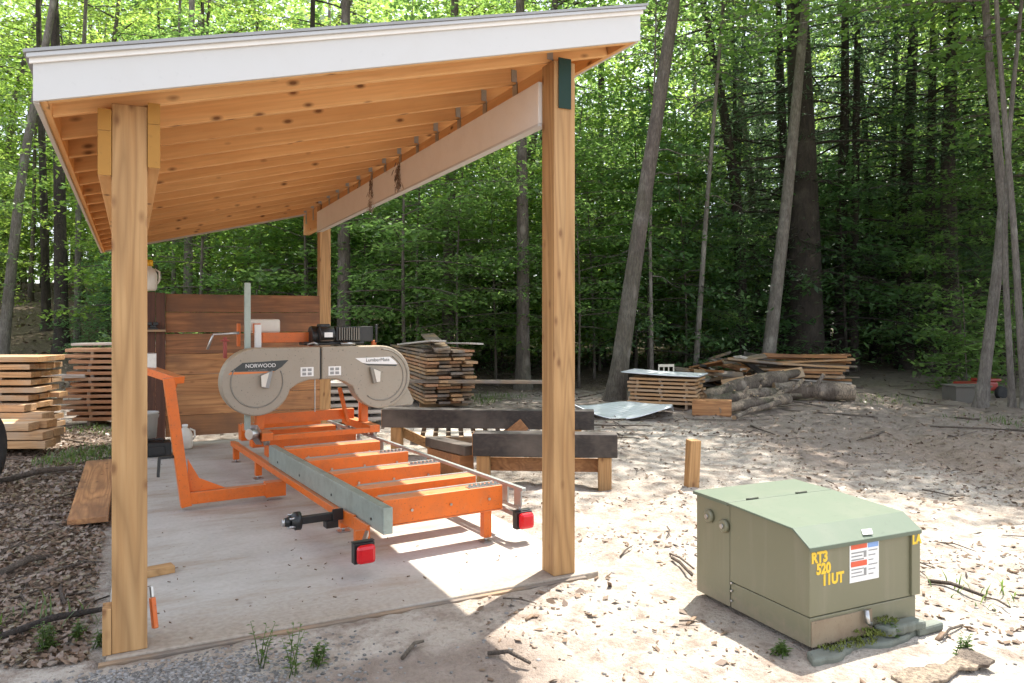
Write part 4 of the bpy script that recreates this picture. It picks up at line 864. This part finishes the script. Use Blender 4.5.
special([(652, 372), (650, 230), (655, 60)], 17.2, .05, 10, 7.5, 'thin straight pole tree right of the stout leaning tree', 'leaf_mid', 'bark_grey', 'slender_tree', dead=6)
special([(979, 400), (1004, 215), (990, 70), (985, 0)], 13.6, .105, 14, 7.0, 'crooked grey tree beside the grey wooden box', 'leaf_mid', 'bark_grey', 'crooked_tree')
special([(1013, 408), (1004, 245), (1010, 120), (1022, 0)], 13.2, .058, 12, 7.0, 'slim pale tree at the right edge beside the crooked tree', 'leaf_mid', 'bark_grey', 'slender_tree')
special([(1026, 405), (1014, 230), (1000, 60), (996, 0)], 13.0, .066, 12, 7.2, 'rightmost pale trunk crossing behind the slim edge tree', 'leaf_lime', 'bark_grey', 'slender_tree')
special([(1, 346), (22, 170), (54, 0)], 20.0, .145, 17, 11.0, 'pale tree leaning right at the left edge of the wood', 'leaf_lime', 'bark_grey')
special([(62, 338), (59, 150), (54, 0)], 21.0, .19, 18, 11.5, 'dark straight trunk behind the left lumber piles', 'leaf_lime', 'bark_dark', 'straight_tree')
special([(47, 335), (44, 210), (38, 0)], 24.0, .14, 18, 11.0, 'thin dark trunk just left of the dark straight trunk', 'leaf_lime', 'bark_dark', 'straight_tree')
special([(77, 338), (79, 150), (86, 0)], 22.0, .10, 16, 11.0, 'thin grey trunk just right of the dark straight trunk', 'leaf_lime', 'bark_grey', 'straight_tree')
special([(187, 340), (189, 200), (192, 0)], 19.0, .125, 17, 10.5, 'grey trunk rising behind the left half of the plank wall', 'leaf_mid', 'bark_grey', 'straight_tree')
special([(172, 340), (175, 200), (180, 0)], 21.0, .07, 15, 10.0, 'thin pale trunk behind the yellow capped jug', 'leaf_lime', 'bark_grey', 'slender_tree')
special([(344, 372), (344, 220), (346, 0)], 17.0, .165, 17, 10.0, 'dark trunk right behind the rear shed post', 'leaf_mid', 'bark_mid', 'straight_tree')
special([(309, 360), (309, 200), (313, 0)], 22.0, .13, 17, 10.5, 'dark trunk left of the rear shed post', 'leaf_mid', 'bark_dark', 'straight_tree')
special([(523, 390), (523, 250), (520, 0)], 16.5, .16, 17, 9.5, 'brown trunk left of the front right post', 'leaf_mid', 'bark_mid', 'straight_tree')
special([(447, 372), (449, 250), (455, 0)], 19.0, .17, 17, 9.5, 'brown trunk behind the weathered stack', 'leaf_mid', 'bark_mid', 'straight_tree')
special([(600, 372), (600, 200), (602, 0)], 24.0, .17, 18, 10.5, 'dark straight trunk left of the stout leaning tree', 'leaf_mid', 'bark_dark', 'straight_tree')
special([(853, 378), (855, 200), (858, 0)], 22.0, .15, 17, 6.5, 'dark trunk right of the thickest hemlock', 'leaf_dark', 'bark_dark', 'hemlock_tree', con=True, nl=30, dead=16, leaf=(.14, .042))
special([(930, 386), (930, 200), (934, 0)], 21.5, .17, 17, 5.5, 'dark trunk left of the grey wooden box', 'leaf_dark', 'bark_dark', 'hemlock_tree', con=True, nl=36, dead=16, leaf=(.14, .042))
special([(890, 372), (893, 200), (897, 0)], 25.0, .13, 17, 6.5, 'dark hemlock at the end of the track', 'leaf_dark', 'bark_dark', 'hemlock_tree', con=True, nl=36, dead=14, leaf=(.14, .042))
random.seed(21)
def free(p, md): return all((p.x-a)**2+(p.y-b_)**2 > md*md for a, b_ in placed)
def near_edge(px):
    if px < 120: return 18.5
    if px < 560: return 15.8
    if px < 700: return 16.6
    if px < 850: return 20.0
    if px < 960: return 22.5
    return 15.0
def scatter(n, kinds, d0, d1, px0, px1, md, pw=1.0, sc=None):
    k = tries = 0
    while k < n and tries < n*40:
        tries += 1; px = random.uniform(px0, px1); d_ = max(d0, near_edge(px))+(d1-max(d0, near_edge(px)))*random.random()**pw
        p = W((px-512)/F*d_, d_)
        if not free(p, md): continue
        if -30 < px < 112 and d_ < 30 and kinds[0] not in ('maple',): continue
        put(random.choice(kinds), px, d_, sc and random.uniform(*sc)); k += 1
scatter(31, ['maple', 'maple', 'beech'], 17, 46, -160, 330, 2.3)
scatter(22, ['beech', 'maple', 'hem', 'maple'], 17, 46, 330, 700, 2.2)
scatter(24, ['hem', 'hem', 'hem', 'maple'], 18, 46, 690, 1000, 2.0)
scatter(26, ['maple', 'beech', 'hem'], 14, 36, 960, 1330, 2.0)
for px_, d_ in ((1060, 12.5), (1120, 11.5), (1100, 14.5), (1200, 12.5), (1075, 16.5)): put('beech', px_, d_, 1.15)  # beeches outside the view on the right, added to shade the track
for px_, d_ in ((742, 21.5), (842, 22.6), (905, 22.8), (950, 20.5), (875, 25)): put('hem', px_, d_, 1.15)
scatter(50, ['sap_l', 'sap_l', 'sap_m'], 17, 36, -60, 345, 1.3, 1.2)
scatter(46, ['sap_m', 'sap_m', 'sap_l'], 15, 32, 335, 700, 1.3, 1.3)
scatter(44, ['sap_m', 'sap_m', 'hem'], 19, 36, 690, 1100, 1.4, 1.1, (.7, 1.05))
scatter(36, ['bough'], 15.5, 27, 325, 700, 1.2, 1.3, (.9, 1.7))
scatter(14, ['bough'], 17, 28, 40, 330, 1.5, 1.3, (.7, 1.2))
scatter(30, ['bough'], 19.5, 30, 700, 1010, 1.2, 1.3, (1.0, 1.9))
scatter(16, ['shr'], 13.5, 26, -40, 560, 1.0, 1.5)
scatter(8, ['shr'], 16, 28, 560, 1060, 1.0, 1.5)
# far wood that reads as one mass
rng = np.random.default_rng(77); N = 120000
az = rng.uniform(-1.02, 1.02, N); dist = rng.uniform(46, 78, N); h_ = 1.0+24*rng.beta(1.3, 1.3, N)
cl_ = rng.integers(0, 2200, N); ca = rng.uniform(-1.02, 1.02, 2200); cd = rng.uniform(46, 78, 2200); chh = .8+25*rng.random(2200)
az = ca[cl_]+rng.normal(0, .022, N); dist = cd[cl_]+rng.normal(0, 1.2, N); h_ = chh[cl_]+rng.normal(0, .55, N)
rr_ = dist*np.sin(az); dd_ = dist*np.cos(az); Xw = CX+dd_*SI+rr_*CO; Yw = CY+dd_*CO-rr_*SI
fw = leaf_mesh('distant_wood', leaf_quads(np.stack([Xw, Yw, tz(Xw, Yw)+h_], -1), .60, .42, .45, rng), 'leaf_mid')
o = bpy.data.objects.new('distant_wood', fw); COL.objects.link(o); kind(o, 'stuff')
m = MB()
for k in range(120):
    a_ = rng.uniform(-1, 1); q_ = rng.uniform(45, 75); p = W(q_*math.sin(a_), q_*math.cos(a_)); z0 = gz(p)
    m.tube([(p.x, p.y, z0-.3), (p.x+rng.normal(0, .5), p.y, z0+18)], [rng.uniform(.12, .3), .08], 7)
o = m.build('distant_trunks', 'bark_dark'); kind(o, 'stuff')
# ------------------------------------------------------------------ litter, gravel, weeds
rng = np.random.default_rng(5)
def scat(n, fx):
    P_ = []
    while len(P_) < n:
        r_, d_ = fx(); p = W(r_, d_)
        if -.1 < p.x < 2.55 and -.10 < p.y < 6.15: continue
        t_ = p-p0; u_, v_ = t_.x*ex.x+t_.y*ex.y, t_.x*ey.x+t_.y*ey.y
        if -.05 < u_ < .75 and -.12 < v_ < .82: continue
        P_.append((p.x, p.y))
    P_ = np.array(P_); return np.column_stack([P_, tz(P_[:, 0], P_[:, 1])])
U = rng.uniform
def left_zone():
    while True:
        d_ = U(3.2, 10.5); r_ = U(-d_*.80, d_*.1)
        p = W(r_, d_)
        if p.x < .0 and p.y > -.2+.25*rng.normal(): return r_, d_
def edge_zone(): d_ = U(9.5, 21); return U(-d_*.75, d_*.75), d_
def right_zone():
    while True:
        d_ = 2.6+9*rng.random()**1.3; r_ = U(-.05*d_, d_*.75); p = W(r_, d_)
        if fbm(np.array(p.x), np.array(p.y), 2.3, 4)+.5*fbm(np.array(p.x), np.array(p.y), 6, 3) > .08+.28*rng.normal(): return r_, d_
CH = scat(5000, lambda: (U(-26, -5), U(15, 36))); C1 = scat(17000, left_zone); C2 = scat(6500, edge_zone); C3 = scat(700, right_zone)
V1 = leaf_quads(C1+np.array([0, 0, .016]), .046, .028, .34, rng); V2 = leaf_quads(C2+np.array([0, 0, .012]), .065, .04, .35, rng); C3 = np.concatenate([C3, scat(1500, lambda: (U(2.6, 7.0), U(3.6, 10)))]); V3 = leaf_quads(C3+np.array([0, 0, .008]), .05, .03, .35, rng)
o = bpy.data.objects.new('leaf_litter', leaf_mesh('leaf_litter', np.concatenate([V1, V2, V3, leaf_quads(CH+np.array([0, 0, .02]), .16, .10, .4, rng)]), 'leaf_dead')); COL.objects.link(o); kind(o, 'stuff')
def chip_cloud(C, l0, l1, name, mat, thick=.35):
    n = len(C); a = U(0, 6.28, n); L = U(l0, l1, n)**1; w_ = L*U(.15, .45, n); t_ = np.minimum(w_*thick, .012)+.002; tl = rng.normal(0, .25, n)
    A_ = np.stack([np.cos(a)*np.cos(tl), np.sin(a)*np.cos(tl), np.sin(tl)], -1)*(L/2)[:, None]; B_ = np.stack([-np.sin(a), np.cos(a), rng.normal(0, .2, n)], -1)*(w_/2)[:, None]; Z_ = np.array([0, 0, 1.0])*t_[:, None]
    c = C+Z_*.5; vs = []
    for z_ in (0, 1):
        for sa, sb in ((-1, -.6), (1, -1), (.85, .8), (-.8, 1)): vs.append(c+A_*sa+B_*sb+Z_*z_)
    V = np.stack(vs, 1).reshape(-1, 3); base = (np.arange(n)*8)[:, None, None]
    Fq = np.array([(3, 2, 1, 0), (4, 5, 6, 7), (0, 1, 5, 4), (1, 2, 6, 5), (2, 3, 7, 6), (3, 0, 4, 7)])[None]
    o_ = bpy.data.objects.new(name, fast_mesh(name, V, (base+Fq).reshape(-1, 4), mat, False)); COL.objects.link(o_); kind(o_, 'stuff'); return o_
chip_cloud(np.concatenate([scat(2600, right_zone)]), .006, .028, 'wood_chips', 'chip'); chip_cloud(scat(120, right_zone), .025, .08, 'wood_scraps', 'chip')
chip_cloud(scat(900, left_zone), .012, .06, 'bark_litter', 'chip')
# clods and pebbles
ico = [(0, 0, 1), (.894, 0, .447), (.276, .851, .447), (-.724, .526, .447), (-.724, -.526, .447), (.276, -.851, .447), (.724, .526, -.447), (-.276, .851, -.447), (-.894, 0, -.447), (-.276, -.851, -.447), (.724, -.526, -.447), (0, 0, -1)]
icf = [(0, 1, 2), (0, 2, 3), (0, 3, 4), (0, 4, 5), (0, 5, 1), (1, 6, 2), (2, 7, 3), (3, 8, 4), (4, 9, 5), (5, 10, 1), (6, 7, 2), (7, 8, 3), (8, 9, 4), (9, 10, 5), (10, 6, 1), (11, 7, 6), (11, 8, 7), (11, 9, 8), (11, 10, 9), (11, 6, 10)]
def pebbles(C, s0, s1, name, mat):
    n = len(C); S = U(s0, s1, n)[:, None, None]; jit = 1+rng.normal(0, .16, (n, 12, 1)); V = np.array(ico)[None]*jit*S*np.array([1, 1, .65]); a = U(0, 6.28, n); ca_, sa_ = np.cos(a)[:, None], np.sin(a)[:, None]
    x = V[..., 0]*1.25*ca_-V[..., 1]*sa_; y = V[..., 0]*1.25*sa_+V[..., 1]*ca_; V = np.stack([x, y, V[..., 2]], -1)+C[:, None, :]
    Q = (np.arange(n)*12)[:, None, None]+np.array(icf)[None]
    o_ = bpy.data.objects.new(name, fast_mesh(name, V.reshape(-1, 3), Q.reshape(-1, 3), mat, False)); COL.objects.link(o_); kind(o_, 'stuff'); return o_
def grav_zone():
    while True:
        d_ = 2.3+1.9*rng.random()**1.2; r_ = U(-d_*.75, d_*.15); p = W(r_, d_)
        if p.y < -.22+.08*rng.normal() and p.x < .1+.45*abs(rng.normal()): return r_, d_
pebbles(scat(20000, grav_zone), .004, .0105, 'gravel', 'pebble')
pebbles(scat(600, right_zone), .005, .013, 'pebbles', 'pebble')
sp = [(U(.0, 2.4), U(-.0, 5.5)) for k in range(260)]; sp = np.array([(x, y, .001) for x, y in sp if rng.random() < .25+.75*(y < 1.2)])
chip_cloud(sp, .004, .022, 'slab_debris', 'chip')
# twigs
m = MB()
for (fx, n_, l0, l1) in ((left_zone, 130, .12, .6), (right_zone, 60, .06, .30), (edge_zone, 160, .3, 1.5)):
    for c_ in scat(n_, fx):
        a = U(0, 6.28); L = U(l0, l1); c_ = Vector(c_); d1 = Vector((math.cos(a), math.sin(a), rng.normal(0, .06)))*L/2; sd = Vector((-math.sin(a), math.cos(a), 0))*L*rng.normal(0, .08); r_ = .004+.012*L*rng.random()
        up_ = Vector((0, 0, r_+.006)); m.tube([c_-d1+up_, c_+sd+up_+Vector((0, 0, .01)), c_+d1+up_], [r_, r_*.9, r_*.5], 5)
kind(m.build('twig_litter', 'twig'), 'stuff')
def stick(pxa, pxb, r_, label, name='stick', mat='twig', dz=.02):
    a_, b_ = G(*pxa), G(*pxb); a_.z = gz(a_)+r_+dz*.3; b_.z = gz(b_)+r_+dz; mid = a_.lerp(b_, .5)+Vector((.02, .04, r_)); o_ = MB().tube([a_-a_, mid-a_, b_-a_], [r_, r_*.95, r_*.7], 8).build(name, mat); o_.location = a_; return tag(o_, label, 'stick')
stick((-20, 648), (106, 616), .018, 'dark crooked branch lying on soil left of the front left post', 'branch', 'bark_dark', .05)
stick((2, 574), (46, 562), .022, 'pale broken branch piece on leaf litter at the left edge', 'branch')
stick((0, 482), (74, 474), .03, 'weathered pole on the litter before the left lumber piles', 'pole')
stick((672, 560), (692, 580), .010, 'bent twig on the sand beside the transformer left side', 'twig')
stick((670, 556), (694, 573), .007, 'thin twig crossing beside the bent twig by the transformer', 'twig')
stick((928, 585), (985, 600), .012, 'straight twig on the sand right of the transformer', 'twig')
stick((488, 655), (530, 668), .010, 'brown bark strip on the shaded sand in front of the slab', 'twig')
stick((520, 470), (544, 455), .014, 'dark crooked stick below the near log trestle', 'stick', 'bark_dark', .06)
stick((402, 662), (424, 650), .009, 'short bark scrap on gravel in front of the slab', 'bark_scrap', 'logbark')
def weed(px, py, hgt, n, label, flower=False):
    p = G(px, py); p.z = gz(p); e_ = empty('weed', p, label, 'weed'); m1, m2 = MB(), MB()
    for k in range(n):
        a = random.uniform(0, 6.28); ln = random.uniform(.1, .45); hh_ = hgt*random.uniform(.55, 1.0); tip = Vector((math.cos(a)*ln*hh_, math.sin(a)*ln*hh_, hh_)); b0 = Vector((random.gauss(0, .02), random.gauss(0, .02), 0)); md = b0.lerp(tip, .5)+Vector((0, 0, hh_*.1))
        m1.tube([b0, md, tip], [.0024, .0018, .0010], 5)
        for j in range(10):
            t_ = .15+.85*j/9; pp = b0.lerp(md, t_*2) if t_ < .5 else md.lerp(tip, t_*2-1); aa = j*2.4+a; L = .034*random.uniform(.6, 1.2)*(1.2-.5*t_); d_ = Vector((math.cos(aa), math.sin(aa), .25)); s_ = Vector((-math.sin(aa), math.cos(aa), 0))*L*.22
            m2.add([pp, pp+d_*L*.5+s_, pp+d_*L-Vector((0, 0, .2*L)), pp+d_*L*.5-s_], [(0, 1, 2, 3)])
    m1.build('stem', 'leaf_weed', e_); m2.build('leaf', 'leaf_weed', e_)['kind'] = 'stuff'
weed(46, 648, .15, 16, 'bushy green weed on gravel left of the front left post')
weed(78, 634, .10, 8, 'small green weed just left of the post foot')
weed(102, 640, .09, 7, 'tiny weed touching the left post foot')
weed(262, 672, .22, 4, 'tall spindly weed in front of the slab')
weed(292, 676, .24, 5, 'pale stemmed weed right of the tall spindly weed')
weed(318, 668, .10, 9, 'low yellowish weed right of the pale stemmed weed')
weed(781, 655, .07, 9, 'little weed at the transformer corner')
weed(888, 640, .09, 8, 'small weed on the pad under the transformer front')
weed(966, 655, .10, 8, 'grassy weed on the sand right of the bark slab')
m = MB()
for (px, py, n_, rad) in ((70, 462, 260, .35), (100, 452, 260, .4), (108, 430, 240, .5), (60, 395, 300, .7), (66, 376, 300, .9), (470, 402, 240, .6), (500, 398, 200, .6), (985, 598, 26, .25), (870, 400, 200, 1.0), (730, 408, 60, .4), (1000, 420, 240, .8), (30, 625, 60, .3)):
    p = G(px, py); p.z = gz(p); blades(m, n_, p, rad, .03, .12, .0045, .8)
kind(m.build('grass', 'leaf_weed'), 'stuff')
# ------------------------------------------------------------------ light, sky, camera
EL = R(67.0); hx, hy = 1/math.hypot(1, .626), .626/math.hypot(1, .626); to_sun = Vector((hx*math.cos(EL), hy*math.cos(EL), math.sin(EL)))
sl = bpy.data.lights.new('sun', 'SUN'); sl.energy = 3.3; sl.angle = R(.53); sl.color = (1, .955, .88)
so = bpy.data.objects.new('sun', sl); COL.objects.link(so); so.rotation_euler = (-to_sun).to_track_quat('-Z', 'Y').to_euler()
w = bpy.data.worlds.new('World'); scn.world = w; w.use_nodes = True; nt = w.node_tree; bg = nt.nodes['Background']
sky = nt.nodes.new('ShaderNodeTexSky'); sky.sky_type = 'NISHITA'; sky.sun_disc = False; sky.sun_elevation = EL; sky.sun_rotation = math.atan2(hx, hy); sky.air_density = 1.0; sky.dust_density = 1.5; sky.ozone_density = 1.0
hs_ = nt.nodes.new('ShaderNodeHueSaturation'); hs_.inputs['Saturation'].default_value = .45; nt.links.new(sky.outputs[0], hs_.inputs['Color']); nt.links.new(hs_.outputs[0], bg.inputs[0]); bg.inputs[1].default_value = .15
cam = bpy.data.cameras.new('camera'); co = bpy.data.objects.new('camera', cam); COL.objects.link(co)
cam.sensor_width = 36; cam.lens = F/1024*36; cam.shift_y = -(341.5-YH)/1024; cam.clip_start = .05; cam.clip_end = 600
co.location = (CX, CY, H); co.rotation_euler = (R(90), 0, -YAW); scn.camera = co
scn.view_settings.view_transform = 'Standard'; scn.view_settings.look = 'None'; scn.view_settings.exposure = 1.82; scn.view_settings.gamma = 1
scn.view_settings.use_curve_mapping = False
cy = scn.cycles; cy.use_denoising = True; cy.max_bounces = 8; cy.diffuse_bounces = 4; cy.glossy_bounces = 3; cy.transmission_bounces = 5; cy.transparent_max_bounces = 4; cy.caustics_reflective = False; cy.caustics_refractive = False
cy.use_adaptive_sampling = True; cy.adaptive_threshold = .02; cy.sample_clamp_indirect = 8
